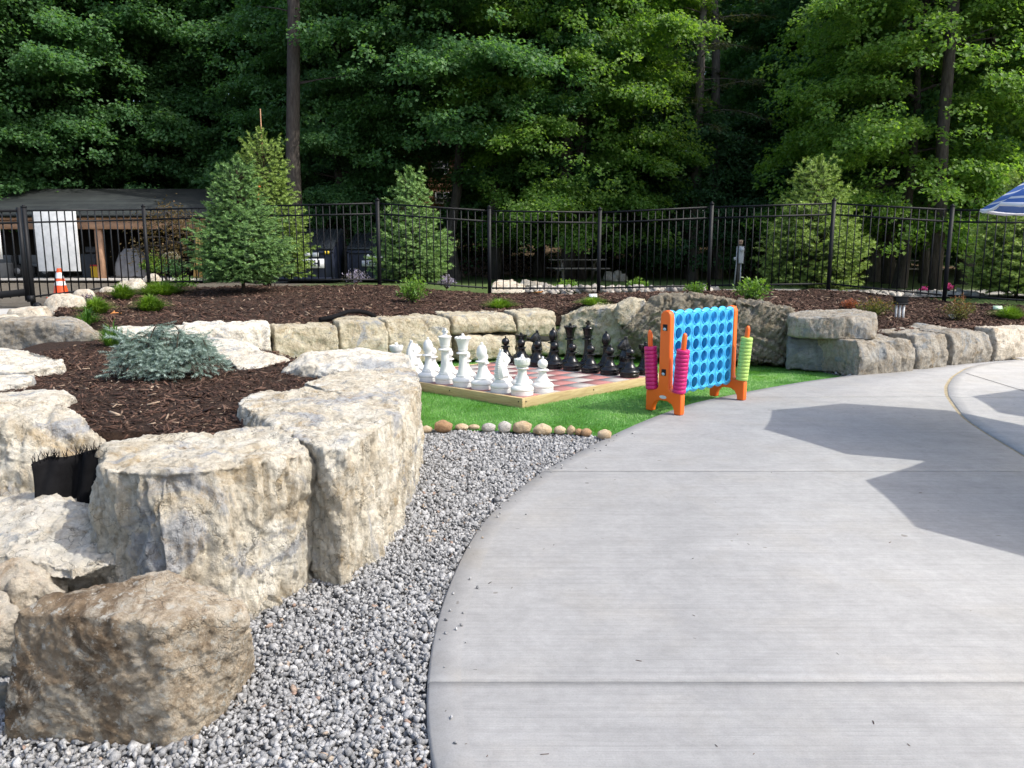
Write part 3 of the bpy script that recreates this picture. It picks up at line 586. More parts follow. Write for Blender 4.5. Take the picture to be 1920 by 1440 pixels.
t = NT('mulch_soil'); v = t.coord('Object'); f = t.noise(v, 26, 5, .75)
M['mulch_base'] = t.bsdf(t.ramp(f, [(.3, (.018, .011, .008)), (.55, (.055, .034, .024)), (.75, (.10, .065, .046))]), .95, t.bump(t.noise(v, 45, 5, .75), 1.0, .04), .2)
ob = mk('ground', flat, BF, M['mulch_base'], smooth=True); tag(ob, kind='structure'); ob.name = 'bed_ground'
BVH_BED = BVHTree.FromPolygons([tuple(p) for p in flat], [tuple(f) for f in BF])
# near bed
nx, ny = 60, 80
X, Y = np.meshgrid(np.linspace(-5.6, -1.28, nx), np.linspace(3.95, 9.6, ny)); P = np.stack([X, Y, .575 + 0*X], 2).reshape(-1, 3); _lx = np.interp(P[:, 1], [3.9, 7.0, 8.6, 9.6], [-1.28, -1.5, -2.9, -3.6]); P[:, 2] -= np.clip((P[:, 0]-_lx)*1.5, 0, .6); P[:, 2] -= .55*((P[:, 0] < -2.12) & (P[:, 1] < 4.4))
P[:, 2] += fbm(P*1.5, 3)*.04 + .03*np.exp(-((P[:, 0]+2.9)**2 + (P[:, 1]-6.0)**2)/1.2); P[:, 2] = np.where(P[:, 1] < 4.1, P[:, 2]-.06, P[:, 2])
NF = np.array([[j*nx+i, j*nx+i+1, (j+1)*nx+i+1, (j+1)*nx+i] for j in range(ny-1) for i in range(nx-1)])
cutm = lambda p: (p[:, 0] > -1.28 - .0*p[:, 1])
ob = mk('bed_ground', P, NF, M['mulch_base'], smooth=True); tag(ob, kind='structure')
BVH_NEAR = BVHTree.FromPolygons([tuple(p) for p in P], [tuple(f) for f in NF]); NEARP = P
def hit(px, py, bvh=None):
    d = Vector(ray(px, py)).normalized(); best = None
    for b in ([bvh] if bvh else [BVH_NEAR, BVH_BED]):
        r = b.ray_cast(Vector((0, 0, CAMH)), d)
        if r[0] is not None and (best is None or r[3] < best[3]): best = r
    return np.array(best[0]) if best else None
def downz(x, y, bvh):
    r = bvh.ray_cast(Vector((x, y, 20)), Vector((0, 0, -1))); return r[0].z if r[0] is not None else None

# terrain beyond the fence
def zt(x, y):
    x, y = np.asarray(x, float), np.asarray(y, float)
    hill = np.clip(y-33, 0, None)*.15*np.clip((x+16)/9, .15, 1)*np.clip((26-x)/14, .3, 1)
    return .66 + .004*(y-15) + hill - .3*np.exp(-((y-13)/1.6)**2) + .03*np.sin(x*.7)*np.sin(y*.5)
X, Y = np.meshgrid(np.linspace(-75, 75, 151), np.concatenate([np.linspace(13.2, 40, 70), np.linspace(41, 130, 60)])); P = np.stack([X, Y, zt(X, Y)], 2).reshape(-1, 3)
m_, n_ = X.shape; GF = np.array([[j*n_+i, j*n_+i+1, (j+1)*n_+i+1, (j+1)*n_+i] for j in range(m_-1) for i in range(n_-1)])
# drop the terrain under the raised bed
bz = np.array([downz(p[0], p[1], BVH_BED) or 9 for p in P]); P[:, 2] = np.minimum(P[:, 2], bz - .12)
P[:, 2] = np.where((P[:, 1] < 16) & (P[:, 0] > 9.5), P[:, 2]-.2, P[:, 2])
t = NT('woodland_ground'); v = t.coord('Object'); sx = t.n('ShaderNodeSeparateXYZ'); t.set(sx.inputs[0], v)
f = t.noise(v, .8, 6, .7); g = t.ramp(t.noise(v, 3, 6, .75), [(.3, (.055, .085, .026)), (.55, (.10, .15, .045)), (.75, (.15, .20, .065))])
d = t.ramp(t.noise(v, 6, 6, .75), [(.3, (.09, .075, .055)), (.6, (.17, .15, .12)), (.8, (.24, .22, .19))])
drive = t.math('ADD', sx.outputs['X'], t.math('MULTIPLY', f, 3.0)); mk1 = t.ramp(t.math('MULTIPLY_ADD', drive, .1, .9), [(.35, (1, 1, 1)), (.5, (0, 0, 0))])
lt = t.ramp(t.math('MULTIPLY_ADD', t.math('ADD', sx.outputs['Y'], t.math('MULTIPLY', f, 6.0)), .02, 0.0), [(.70, (0, 0, 0)), (.82, (1, 1, 1))])
c = t.mix(lt, g, t.ramp(t.noise(v, 4, 6, .8), [(.35, (.075, .052, .033)), (.6, (.18, .125, .08))])); c = t.mix(mk1, c, d)
M['woods'] = t.bsdf(c, .95, t.bump(t.noise(v, 18, 6, .75), .8, .05), .2)
ob = mk('ground', P, GF, M['woods'], smooth=True); tag(ob, kind='structure')
# lower ground under everything in front
ob = mk('ground', [(-80,-30,-.3),(80,-30,-.3),(80,16,-.3),(-80,16,-.3)], [[0,1,2,3]], M['gravel_base']); tag(ob, kind='structure')
# pale concrete pad in front of the gate and gravel road behind the fence on the right
pad = [A(-260,600,10.4), A(60,592,11.4), A(88,582,12.8), A(66,571,14.6), A(-260,583,13.3)]
zz = .60
ob = mk('driveway', [(p[0], p[1], A(30, 572, 14.6)[2]-.05) for p in pad], [list(range(5))], M['conc_l']); tag(ob, kind='structure')
lowp = [(-16, 9.5), (-5.3, 9.5), (-5.9, 12.4), (-8.3, 15.4), (-16, 15.6)]
ob = mk('ground', [(x, y, A(30, 572, 14.6)[2]-.09) for x, y in lowp], [list(range(5))], M['woods']); tag(ob, kind='structure')
rd = [(4.2,17.4),(30,15.8),(30,22),(11,21.5),(5.0,20.6),(3.6,19.0)]
M['road'] = simple('gravel_road', (.30, .285, .26), .95, .25, 3, .6, 60, bdist=.01)
RV = []; 
for i in range(9):
    for j in range(25):
        u, v_ = j/24, i/8; x = 3.9 + u*26; y0 = 17.6 - u*2.2; y1 = 20.4 + 1.4*u; y = y0*(1-v_)+y1*v_; RV.append((x, y, zt(x, y)+.035))
ob = mk('road', RV, [[i*25+j, i*25+j+1, (i+1)*25+j+1, (i+1)*25+j] for i in range(8) for j in range(24)], M['road']); tag(ob, kind='structure')

# ---------- bark mulch chips ----------
def chips(P, L, seed, N=None):
    rs = np.random.RandomState(seed); n = len(P)
    a = rs.uniform(0, 2*math.pi, n); tilt = rs.normal(0, .32, n); roll = rs.normal(0, .5, n)
    ax = np.c_[np.cos(a)*np.cos(tilt), np.sin(a)*np.cos(tilt), np.sin(tilt)]; s0 = np.c_[-np.sin(a), np.cos(a), np.zeros(n)]; up = np.cross(ax, s0)
    sd = s0*np.cos(roll)[:, None] + up*np.sin(roll)[:, None]; up = np.cross(ax, sd)
    L = np.asarray(L)[:, None]; W = L*rs.uniform(.12, .32, (n, 1)); T = W*rs.uniform(.2, .5, (n, 1)); bend = L*rs.normal(0, .06, (n, 1))
    V = np.stack([P-ax*L/2-sd*W/2, P-ax*L/2*rs.uniform(.7, 1, (n, 1))+sd*W/2, P-ax*L*.4+up*T, P+ax*L/2*rs.uniform(.7, 1, (n, 1))-sd*W*.4+up*bend, P+ax*L/2+sd*W*.35+up*bend, P+ax*L*.42+up*T+up*bend], 1)
    f = np.array([[0,3,5],[0,5,2],[1,2,5],[1,5,4],[0,2,1],[3,4,5],[0,1,4],[0,4,3]])
    F = f[None] + (np.arange(n)*6)[:, None, None]; return V.reshape(-1, 3), F.reshape(-1, 3), np.repeat(rs.uniform(0, 1, n), 6)
t = NT('bark_mulch'); v = t.coord('Object'); a_ = t.attr('rnd')
c = t.ramp(a_, [(0, (.028, .015, .011)), (.35, (.066, .036, .026)), (.7, (.115, .064, .045)), (.94, (.15, .095, .068)), (.98, (.25, .18, .125)), (1, (.38, .29, .21))])
c = t.mix(.6, c, t.ramp(t.noise(v, 120, 3, .7), [(.3, (.55, .55, .55)), (.65, (1.25, 1.25, 1.25))]), 'MULTIPLY')
M['mulch'] = t.bsdf(c, .85, None, .25)
rs = np.random.RandomState(21)
n = 22000; q = np.c_[rs.uniform(-5.0, -1.35, n), 3.98 + (9.3-3.98)*rs.uniform(0, 1, n)**1.25]
z = np.array([downz(a, b, BVH_NEAR) or -9 for a, b in q]); ok = z > .3
V1, F1, a1 = chips(np.c_[q, z + rs.uniform(-.004, .016, n)][ok], np.clip(rs.lognormal(math.log(.034), .45, ok.sum()), .015, .11), 22)
n = 52000; ui = rs.uniform(0, nu-1.001, n); vj = rs.uniform(.5, nv-6, n); i0, j0 = ui.astype(int), vj.astype(int); fu, fv = (ui-i0)[:, None], (vj-j0)[:, None]
p = BV[i0, j0]*(1-fu)*(1-fv) + BV[i0+1, j0]*fu*(1-fv) + BV[i0, j0+1]*(1-fu)*fv + BV[i0+1, j0+1]*fu*fv
p[:, 2] += rs.uniform(-.005, .02, n)
V2, F2, a2 = chips(p, np.clip(rs.lognormal(math.log(.062), .42, n), .03, .2), 23)
ob = mk('bark_mulch', V1, F1, M['mulch'], attrs={'rnd': a1}); tag(ob, 'reddish brown bark mulch around the blue spruce', 'mulch', kind='stuff')
ob = mk('bark_mulch', V2, F2, M['mulch'], attrs={'rnd': a2}); tag(ob, 'dark brown bark mulch on the slope below the black fence', 'mulch', kind='stuff')

# ---------- fence ----------
M['post_metal'] = M['black_metal']
def panel_mb(p0, p1, t0, t1, inset=.05, lift=.10, pitch=.147, bot=.05):
    mb = MB(); d = p1-p0; L = np.linalg.norm(d[:2]); n = max(2, int(round(L/pitch)))
    zb0, zb1 = p0[2]+lift, p1[2]+lift; zt0, zt1 = t0-.06, t1-.06
    def P(u, s): return np.array([p0[0]+d[0]*u, p0[1]+d[1]*u, (zb0*(1-u)+zb1*u)*(1-s) + (zt0*(1-u)+zt1*u)*s])
    e = inset/L
    for i in range(1, n):
        u = i/n; mb.beam(P(u, -.02), P(u, 1), .019, .019, up=(d[0], d[1], 0))
    return mb, P, e
fence = empty('fence', FPW[5], 'long black metal picket fence on the mulch slope before the woods', 'fence')
def fpart(mb, name, parent=None, root=fence, base=None):
    V = np.concatenate(mb.V) - np.asarray(root.location if base is None else base); o = mk(name, V, mb.F, M['black_metal'], parent or root); return o
PT = [A(px, ty, Y)[2] for (px, py, Y), ty in zip(FP, FTOP)]
PT[0] = FPW[0][2]+1.85; PT[-1] = FPW[-1][2]+1.85; PT[-2] = FPW[-2][2]+1.84
for i in range(1, len(FPW)):
    p = FPW[i]; mb = MB(); mb.box((p[0], p[1], (p[2]-.3+PT[i])/2), (.075, .075, PT[i]-p[2]+.3), math.atan2(*(FPW[min(i+1, len(FPW)-1)]-FPW[i-1])[1::-1]))
    po = fpart(mb, 'post'); cb = MB(); rz = math.atan2(*(FPW[min(i+1, len(FPW)-1)]-FPW[i-1])[1::-1]); cb.box((p[0], p[1], PT[i]+.012), (.088, .088, .024), rz); cb.lathe([(.03, 0), (.022, .03), (.0, .04)], (p[0], p[1], PT[i]+.02), 8); fpart(cb, 'post_cap', po)
    if i+1 < len(FPW):
        mb, P, e = panel_mb(p, FPW[i+1], PT[i], PT[i+1]); pk = fpart(mb, 'picket_panel')
        for s_, w_ in ((1.0, .034), (.865, .034), (0.0, .034)):
            rb = MB(); rb.beam(P(e, s_), P(1-e, s_), .028, w_); fpart(rb, 'rail', pk)
# gate at the left end
g0, g1 = A(-330, 606, 12.6), A(52, 564, 15.0)
gate = empty('gate', g1, 'black metal sliding gate with a thick bottom beam at the left edge', 'gate')
mb, P, e = panel_mb(g0, g1, g0[2]+1.8, A(52, 389, 15.0)[2], lift=.12); fpart(mb, 'picket_panel', root=gate)
for s_, w_ in ((1.0, .05), (.86, .04), (.03, .13)):
    rb = MB(); rb.beam(P(0, s_), P(1, s_), .045, w_); fpart(rb, 'rail', root=gate)
mb = MB(); mb.box((g1[0], g1[1], (g1[2]+A(52, 389, 15.0)[2])/2), (.07, .07, A(52, 389, 15.0)[2]-g1[2]), -.7); fpart(mb, 'end_post', root=gate)
mb = MB(); mb.lathe([(.07, -.1), (.07, .02), (.03, .05)], A(70, 572, 14.9), 10); mb.box(A(58, 560, 14.9), (.10, .1, .12)); 
o = fpart(mb, 'roller_bracket', root=gate)
# ---------- chess ----------
TH = .770; ax = np.array([-math.cos(TH), math.sin(TH)]); bx = np.array([math.sin(TH), math.cos(TH)]); KT = -.02
SQ, SQB, PAD, BH = .3226, .338, .045, .092; O2 = np.array([.1107, 8.1656])-ax*PAD-bx*PAD
def bp(a, b, z=0): p = O2 + ax*(PAD + a*SQ) + bx*(PAD + b*SQB); return np.array([p[0], p[1], z+KT*(p[1]-8.3)])
def slope(x, y, z): return (x, y, z+KT*(y+O2[1]-8.3))
brz = math.atan2(bx[1], bx[0])
board = empty('chess_board', (*O2, 0), 'red and grey tiled giant chess board framed in pale timber on the turf', 'chess board')
def lw(V): return np.asarray(V) - np.array([*O2, 0])
t = NT('timber'); v = t.coord('Object', (1, 1, 1)); mp = t.n('ShaderNodeMapping'); t.set(mp.inputs['Vector'], v); mp.inputs['Scale'].default_value = (3, 3, 40)
c = t.ramp(t.noise(mp.outputs[0], 1.2, 5, .65, .6), [(.3, (.36, .25, .115)), (.55, (.50, .385, .20)), (.75, (.58, .47, .27))]); c = t.mix(t.ramp(t.noise(v, 5, 2), [(.70, (0, 0, 0)), (.76, (1, 1, 1))]), c, (.20, .12, .05))
M['timber'] = t.bsdf(c, .75, t.bump(t.noise(mp.outputs[0], 4, 4), .3, .003), .3)
def tile_mat(name, col):
    t = NT(name); v = t.coord('Object'); c = t.mix(.9, col, t.ramp(t.noise(v, 9, 6, .7), [(.3, (.8, .8, .8)), (.7, (1.15, 1.15, 1.15))]), 'MULTIPLY'); c = t.mix(.5, c, t.ramp(t.noise(v, 160, 3, .7), [(.35, (.7, .7, .7)), (.6, (1.1, 1.1, 1.1))]), 'MULTIPLY')
    return t.bsdf(c, .85, t.bump(t.noise(v, 160, 3), .4, .003), .3)
M['tile_r'] = tile_mat('red_rubber_tile', (.40, .18, .165)); M['tile_g'] = tile_mat('grey_rubber_tile', (.40, .37, .345))
e_ = PAD/SQ
for k, (a0, b0, a1, b1) in enumerate([(-e_, -e_, 8+e_, 0), (-e_, 8, 8+e_, 8+e_), (-e_, 0, 0, 8), (8, 0, 8+e_, 8)]):
    mb = MB(); mb.prism([bp(a0, b0)[:2]-O2, bp(a1, b0)[:2]-O2, bp(a1, b1)[:2]-O2, bp(a0, b1)[:2]-O2][::-1], -.03, BH-.002*(k > 1), f=slope); mb.build('frame_timber', M['timber'], board, bevel=.004)
    if k in (0, 2):
        sb_ = MB()
        for u in (.03, 3.5, 7.9):
            p = (bp(u, -e_) if k == 0 else bp(-e_, u)) ; d = -(bx if k == 0 else ax); q = np.array([*(p[:2]-O2+d*.001), BH*.55+p[2]]); sb_.tube([q-np.array([*d*.004, 0]), q+np.array([*d*.004, 0])], .008, 8)
        sb_.build('bolt', M['black_metal'], board)
for a in range(8):
    for b in range(8):
        g_ = .004/SQ; mb = MB(); mb.prism([bp(a+g_, b+g_)[:2]-O2, bp(a+1-g_, b+g_)[:2]-O2, bp(a+1-g_, b+1-g_)[:2]-O2, bp(a+g_, b+1-g_)[:2]-O2][::-1], .0, BH-.008, f=slope)
        o = mb.build('tile', M['tile_r'] if (a+b) % 2 == 0 else M['tile_g'], board)
        o['label'] = 'red square tile' if (a+b) % 2 == 0 else 'grey square tile'
TZ = BH-.008
def plastic(name, col, rough, spec=.5):
    t = NT(name); v = t.coord('Object', rnd=True); f = t.noise(v, 4, 4)
    c = t.mix(t.ramp(t.noise(v, 7, 5, .7), [(.55, (0, 0, 0)), (.8, (.35, .35, .35))]), col, tuple(x*.85+.02 for x in col))
    return t.bsdf(c, t.math('MULTIPLY_ADD', f, .22, rough-.1), t.bump(t.noise(v, 14, 2), .12, .004), spec)
M['white_p'] = plastic('white_plastic', (.72, .72, .69), .42); M['black_p'] = plastic('black_plastic', (.007, .007, .008), .27)
def bulge(r, z, h, n=6): return [(r - .012*(1-math.sin(math.pi*i/n))*.9, z+h*i/n) for i in range(n+1)]
def base_prof(s=1.0):
    return [(.0, .0), (.118, .0), (.124, .006), (.125, .045), (.122, .049), (.126, .054), (.130, .066), (.126, .082), (.112, .098), (.090, .108), (.083, .113), (.082, .128), (.078, .134)]
def collar(r, z, w=.02, h=.024): return [(r, z), (r+w*.7, z+h*.12), (r+w, z+h*.35), (r+w, z+h*.6), (r+w*.65, z+h*.9), (r, z+h)]
def arc(r0, z0, r1, z1, sag, n=8): return [(r0+(r1-r0)*i/n - sag*math.sin(math.pi*i/n), z0+(z1-z0)*i/n) for i in range(n+1)]
def ball(zc, r, a0=-70, a1=80, n=12): return [(r*math.cos(R(a0+(a1-a0)*i/n)), zc+r*math.sin(R(a0+(a1-a0)*i/n))) for i in range(n+1)]
def knob(z, r=.017): return [(r*.6, z), (r*.95, z+r*.6), (r, z+r*1.1), (r*.75, z+r*1.8), (0.001, z+r*2.1)]
PC = {}
def chess_mesh(kind):
    if kind in PC: return PC[kind]
    body, top = MB(), MB()
    if kind == 'pawn': body.lathe(base_prof()+arc(.076,.136,.044,.232,.012)+collar(.044,.236,.026,.024)+[(.036,.262)], n=36); top.lathe(ball(.318,.058)+knob(.374,.014), n=36); top_n = 'head'
    elif kind == 'rook':
        body.lathe(base_prof()+arc(.074,.136,.050,.285,.010)+collar(.050,.288,.020,.022)+[(.05,.312)], n=36)
        top.lathe([(.0,.312),(.058,.314),(.080,.335),(.086,.345),(.086,.40),(.080,.402),(.066,.402),(.062,.392),(.022,.392)]+[(.02,.400),(.018,.412),(.022,.424),(.016,.436),(.001,.44)], n=36); top_n = 'turret'
        for k in range(8): an = k*math.pi/4; top.box((.083*math.cos(an), .083*math.sin(an), .388), (.012, .032, .030), an)
    elif kind == 'bishop': body.lathe(base_prof()+arc(.074,.136,.042,.305,.012)+collar(.042,.31,.034,.026)+[(.038,.338),(.046,.35)], n=36); top.lathe([(.0,.345),(.044,.347)]+[(.062*math.sin(R(a))**.9*(1 if a > 90 else .98), .415-.075*math.cos(R(a)) if a < 90 else .415+.105*(-math.cos(R(a)))) for a in range(48, 172, 9)]+knob(.512,.017), n=36); top_n = 'mitre'
    elif kind == 'queen':
        body.lathe(base_prof()+arc(.074,.136,.046,.375,.010)+collar(.046,.38,.034,.03)+[(.05,.414),(.052,.43),(.058,.434),(.058,.446)], n=40)
        top.lathe([(.0,.446),(.056,.447),(.062,.49),(.076,.54),(.092,.566),(.094,.574),(.088,.582),(.06,.574),(.03,.586)]+knob(.588,.02), n=40); top_n = 'coronet'
        for k in range(10): an = k*math.pi/5; top.lathe(ball(0,.017,-80,80,6), (.084*math.cos(an), .084*math.sin(an), .574), 10)
    elif kind == 'king':
        body.lathe(base_prof()+arc(.074,.136,.048,.395,.010)+collar(.048,.40,.036,.032)+[(.05,.436),(.052,.452),(.06,.457),(.06,.47)], n=40)
        top.lathe([(.0,.47),(.058,.471),(.066,.52),(.080,.566),(.084,.572),(.08,.578),(.03,.59)]+[(.026,.6),(.022,.612)], n=40); top_n = 'crown'
        top.prism([(-.018,.60),(.018,.60),(.013,.626),(.04,.618),(.04,.652),(.013,.645),(.018,.676),(-.018,.676),(-.013,.645),(-.04,.652),(-.04,.618),(-.013,.626)], -.014, .014, f=lambda x, y, z: (z, x, y))
    elif kind == 'knight':
        body.lathe(base_prof()+[(.072,.14),(.066,.15),(.05,.155)], n=36); top_n = 'horse_head'
        # side outline in the x (nose forward) - z plane, thickness varies
        out = [(-.062,.150),(-.070,.20),(-.070,.26),(-.064,.32),(-.050,.38),(-.034,.425),(-.022,.455),(-.006,.478),(.004,.452),(.030,.448),(.062,.425),(.100,.392),(.124,.366),(.126,.338),(.108,.322),(.085,.330),(.066,.338),(.046,.332),(.034,.312),(.040,.282),(.056,.245),(.066,.205),(.064,.165),(.058,.150)]
        cx = lambda z: 0
        outA = np.array(out); n = len(out); th = []
        for x, z in out:
            tz = .058-.028*min(max((z-.18)/.2, 0), 1)
            if x > .07: tz = .026
            if z > .44: tz = .022
            th.append(tz)
        th = np.array(th)*1.22; cen = np.array([.0, 0, .29]); V = []; F = []
        for sgn in (-1, 1):
            V.append(np.c_[outA[:, 0], sgn*th*.62, outA[:, 1]])
            ins = outA + (np.array([[.004, .29]])-outA)*.26; V.append(np.c_[ins[:, 0], sgn*th, ins[:, 1]])
            ins = outA + (np.array([[.002, .29]])-outA)*.6; V.append(np.c_[ins[:, 0], sgn*np.minimum(th*1.1, .056), ins[:, 1]])
            V.append(np.array([[.0, sgn*.05, .28]]))
        V = np.concatenate(V); off = 3*n+1
        for s_ in (0, 1):
            b0 = s_*off
            for i in range(n):
                j = (i+1) % n
                q1 = [b0+i, b0+j, b0+n+j, b0+n+i]; q2 = [b0+n+i, b0+n+j, b0+2*n+j, b0+2*n+i]; q3 = [b0+2*n+i, b0+2*n+j, b0+3*n]
                F += [q[::-1] if s_ == 0 else q for q in (q1, q2, q3)]
        for i in range(n): j = (i+1) % n; F.append([i, j, off+j, off+i])
        top.add(V, F)
        for sy in (-1, 1): top.tube([(.0, sy*.014, .455), (-.006, sy*.018, .482), (-.012, sy*.016, .498)], [.013, .010, .001], 8); top.lathe(ball(0, .009, -80, 80, 6), (.058, sy*.031, .405), 8); top.lathe(ball(0, .005, -80, 80, 4), (.116, sy*.019, .352), 6)
        for k in range(11): z = .165+k*.024; x = np.interp(z, [.15,.26,.32,.38,.43], [-.064,-.072,-.066,-.052,-.034]); top.box((x-.002, 0, z), (.02, np.interp(z, [.15, .43], [.078, .034]), .011), M=np.array([[math.cos(.25), 0, math.sin(.25)], [0, 1, 0], [-math.sin(.25), 0, math.cos(.25)]]))
        for sy in (-1, 1): top.tube([(.03, sy*.03, .335), (.0, sy*.04, .36), (-.01, sy*.036, .41)], [.004, .006, .003], 6)
    PC[kind] = (body, top, top_n); return PC[kind]
protos = {}
def chess_piece(kind, colr, a, b, label, rot=0):
    body, top, tn = chess_mesh(kind); key = (kind, colr); p = bp(a, b, TZ); m = M['white_p'] if colr == 'white' else M['black_p']
    if key not in protos:
        o = empty('chess_'+kind, p); body.build('body', m, o, auto=38); h = top.build(tn, m, o, auto=38); protos[key] = o
        if kind == 'knight': h.modifiers.new('Bevel', 'BEVEL').width = .004
    else: o = copy_tree(protos[key])
    o.location = tuple(p); o.rotation_euler = (0, 0, rot); s = 1.0; o.scale = (s, s, s)
    return tag(o, label, 'chess piece', colr+' chess pieces')
order = ['rook','knight','bishop','queen','king','bishop','knight','rook']
wl = ['white rook at the front corner of the board','white knight between the front corner rook and a bishop','white bishop between the white queen and the nearer knight','white queen with scalloped crown','white king, tallest white piece, with knobbed top','white bishop between the white king and the half hidden knight','white knight half hidden behind the big limestone block','white rook almost hidden behind the limestone block']
bl = ['black rook hidden behind the pink discs','black knight nearest the pink discs, above the last black pawn','black bishop between the black king and the knight by the pink discs','black queen with scalloped crown','black king with cross, tallest black piece','black bishop between the king or queen and the farther knight','black knight beside the far left black rook','black rook at the far left of the black back row']
bl[3], bl[4] = bl[3], bl[4]
front_w = ['front corner rook','nearer knight','nearer bishop','queen','king','farther bishop','farther knight','farther rook']
ROTW, ROTB = brz, brz+math.pi
order_b = ['rook','knight','bishop','king','queen','bishop','knight','rook']
bl = ['black rook hidden behind the pink discs','black knight nearest the pink discs, above the last black pawn','black bishop between the black king and the knight by the pink discs','black king with cross, tallest black piece','black queen with scalloped crown','black bishop between the black queen and the farther knight','black knight beside the far left black rook','black rook at the far left of the black back row']
front_b = ['rook hidden by the pink discs','knight by the pink discs','bishop right of the king','king','queen','bishop left of the queen','farther knight','far left rook']
for i in range(8):
    chess_piece(order[i], 'white', i+.5, .5, wl[i], ROTW + (random.uniform(-.15, .15))); 
    chess_piece('pawn', 'white', i+.5, 1.5, 'white pawn standing in front of the white '+front_w[i], random.uniform(0, 6))
    chess_piece(order_b[i], 'black', i+.5, 7.5, bl[i], ROTB + (random.uniform(-.2, .2)))
    chess_piece('pawn', 'black', i+.5, 6.5, 'black pawn standing in front of the black '+front_b[i], random.uniform(0, 6))

# ---------- four in a row game ----------
L0, R0 = G(1246, 773), G(1364, 746); gd = (R0-L0)[:2]; GL = np.linalg.norm(gd); gd /= GL
game = empty('connect_game', ((L0+R0)/2), 'giant blue and orange connect game frame standing on the turf', 'garden game', rz=math.atan2(gd[1], gd[0]))
M['orange'] = plastic('orange_plastic', (.84, .14, .01), .38); M['blue'] = plastic('blue_plastic', (.06, .47, .82), .34); M['pink'] = plastic('pink_plastic', (.56, .012, .15), .42); M['limeg'] = plastic('lime_plastic', (.41, .62, .14), .42)
GHT = 1.055; xe = GL/2
_lo = [(-.27,0),(-.17,0),(-.165,.05),(-.13,.10),(-.06,.125),(.06,.125),(.13,.10),(.165,.05),(.17,0),(.27,0),(.275,.03),(.275,.20),(.262,.225),(.20,.228),(.12,.235),(.098,.26),(.092,.32),(.086,.98),(.078,1.02),(.05,1.048),(.0,1.056),(-.05,1.048),(-.078,1.02),(-.086,.98),(-.092,.32),(-.098,.26),(-.12,.235),(-.20,.228),(-.262,.225),(-.275,.20),(-.275,.03)]
leg_out = [(y*(.72 if abs(y) < .105 and z > .25 else .8), z) for y, z in _lo]
pegs = {}
for sx in (-1, 1):
    mb = MB(); x0, x1 = sx*xe-.036, sx*xe+.036
    mb.prism(leg_out, x0, x1, f=lambda y, z, x: (x, y, z)); ef = mb.build('end_frame', M['orange'], game, bevel=.012, seg=3, auto=50)
    ef['label'] = 'nearer orange end frame' if sx < 0 else 'farther orange end frame'
    db = MB(); xo = sx*(xe+.037)
    for z0, z1, w_ in ((.48, .80, .040),):
        db.prism([(-w_, z0), (w_, z0), (w_, z1), (-w_, z1)], xo-.004*sx-.002, xo+.002, f=lambda y, z, x: (x, y, z))
    db.build('recess_panel', plastic('orange_panel', (.66, .11, .01), .45), ef, bevel=.003)
    for z0 in (.40, .86):
        cb = MB(); cb.prism([(-.026, z0-.01), (.026, z0-.01), (.026, z0+.055), (-.026, z0+.055)], xo-.003, xo+.001, f=lambda y, z, x: (x, y, z)); cb.build('slot', M['black_metal'], ef)
        cb = MB(); cb.tube([(xo-.004, .0, z0+.008), (xo+.012*sx, .0, z0+.004)], .017, 12); cb.build('latch', simple('pale_blue_latch', (.45, .62, .75), .4), ef)
    cb = MB(); cb.add([(xo+.001*sx, .045*math.cos(a), .165+.018*math.sin(a)) for a in np.linspace(0, 2*math.pi, 17)[:-1]], [list(range(16)) if sx > 0 else list(range(16))[::-1]]); cb.build('badge', simple('silver_badge', (.6, .62, .65), .35), ef)
    for sy in (-1, 1):
        b0 = np.array([sx*xe, sy*.168, .22]); tl = R(4.5)*sy; d = np.array([0, math.sin(tl), math.cos(tl)]); mb = MB(); top = b0+d*.62
        mb.tube([b0-d*.02, b0+d*.58, b0+d*.605, b0+d*.622], [.026, .026, .021, .008], 14); mb.build('peg', M['orange'], game, smooth=True); pegs[(sx, sy)] = (b0, d)
# board halves: two skins with round windows
def skin(mb, x0, x1, z0, z1, nc, nr, r, y0, y1, ns=28):
    for c_ in range(nc):
        for q in range(nr):
            xa, xb = x0+(x1-x0)*c_/nc, x0+(x1-x0)*(c_+1)/nc; za, zb = z0+(z1-z0)*q/nr, z0+(z1-z0)*(q+1)/nr; xc, zc = (xa+xb)/2, (za+zb)/2
            hw, hh = (xb-xa)/2, (zb-za)/2; V = []; t0 = math.atan2(hh, hw)
            angs = sorted(list(np.arange(ns)*2*math.pi/ns+.01) + [t0, math.pi-t0, math.pi+t0, 2*math.pi-t0]); n = len(angs)
            for an in angs:
                ca, sa = math.cos(an), math.sin(an); m_ = min(hw/abs(ca) if abs(ca) > 1e-6 else 9, hh/abs(sa) if abs(sa) > 1e-6 else 9)
                V += [(xc+ca*m_, y0, zc+sa*m_), (xc+ca*r, y0, zc+sa*r), (xc+ca*r, y1, zc+sa*r), (xc+ca*m_, y1, zc+sa*m_)]
            F = []
            for k in range(n):
                a, b = k*4, ((k+1) % n)*4; F += [[a, b, b+1, a+1], [a+1, b+1, b+2, a+2], [a+2, b+2, b+3, a+3]]
            mb.add(V, F)
def rim(mb, xc, zc, r, y, out, ns=28):
    prof = [(r, 0), (r+.002, out), (r+.010, out), (r+.014, 0)]; V = []; F = []
    for k in range(ns):
        an = 2*math.pi*k/ns
        for rr, o_ in prof: V.append((xc+rr*math.cos(an), y+o_, zc+rr*math.sin(an)))
    for k in range(ns):
        a, b = k*4, ((k+1) % ns)*4; F += [[a+j, b+j, b+j+1, a+j+1] for j in range(3)]
    mb.add(V, F)
bx0, bx1 = -xe+.040, xe-.040; BZ0, BZ1 = .205, 1.02; NC, NR = 7, 6; rh = .058
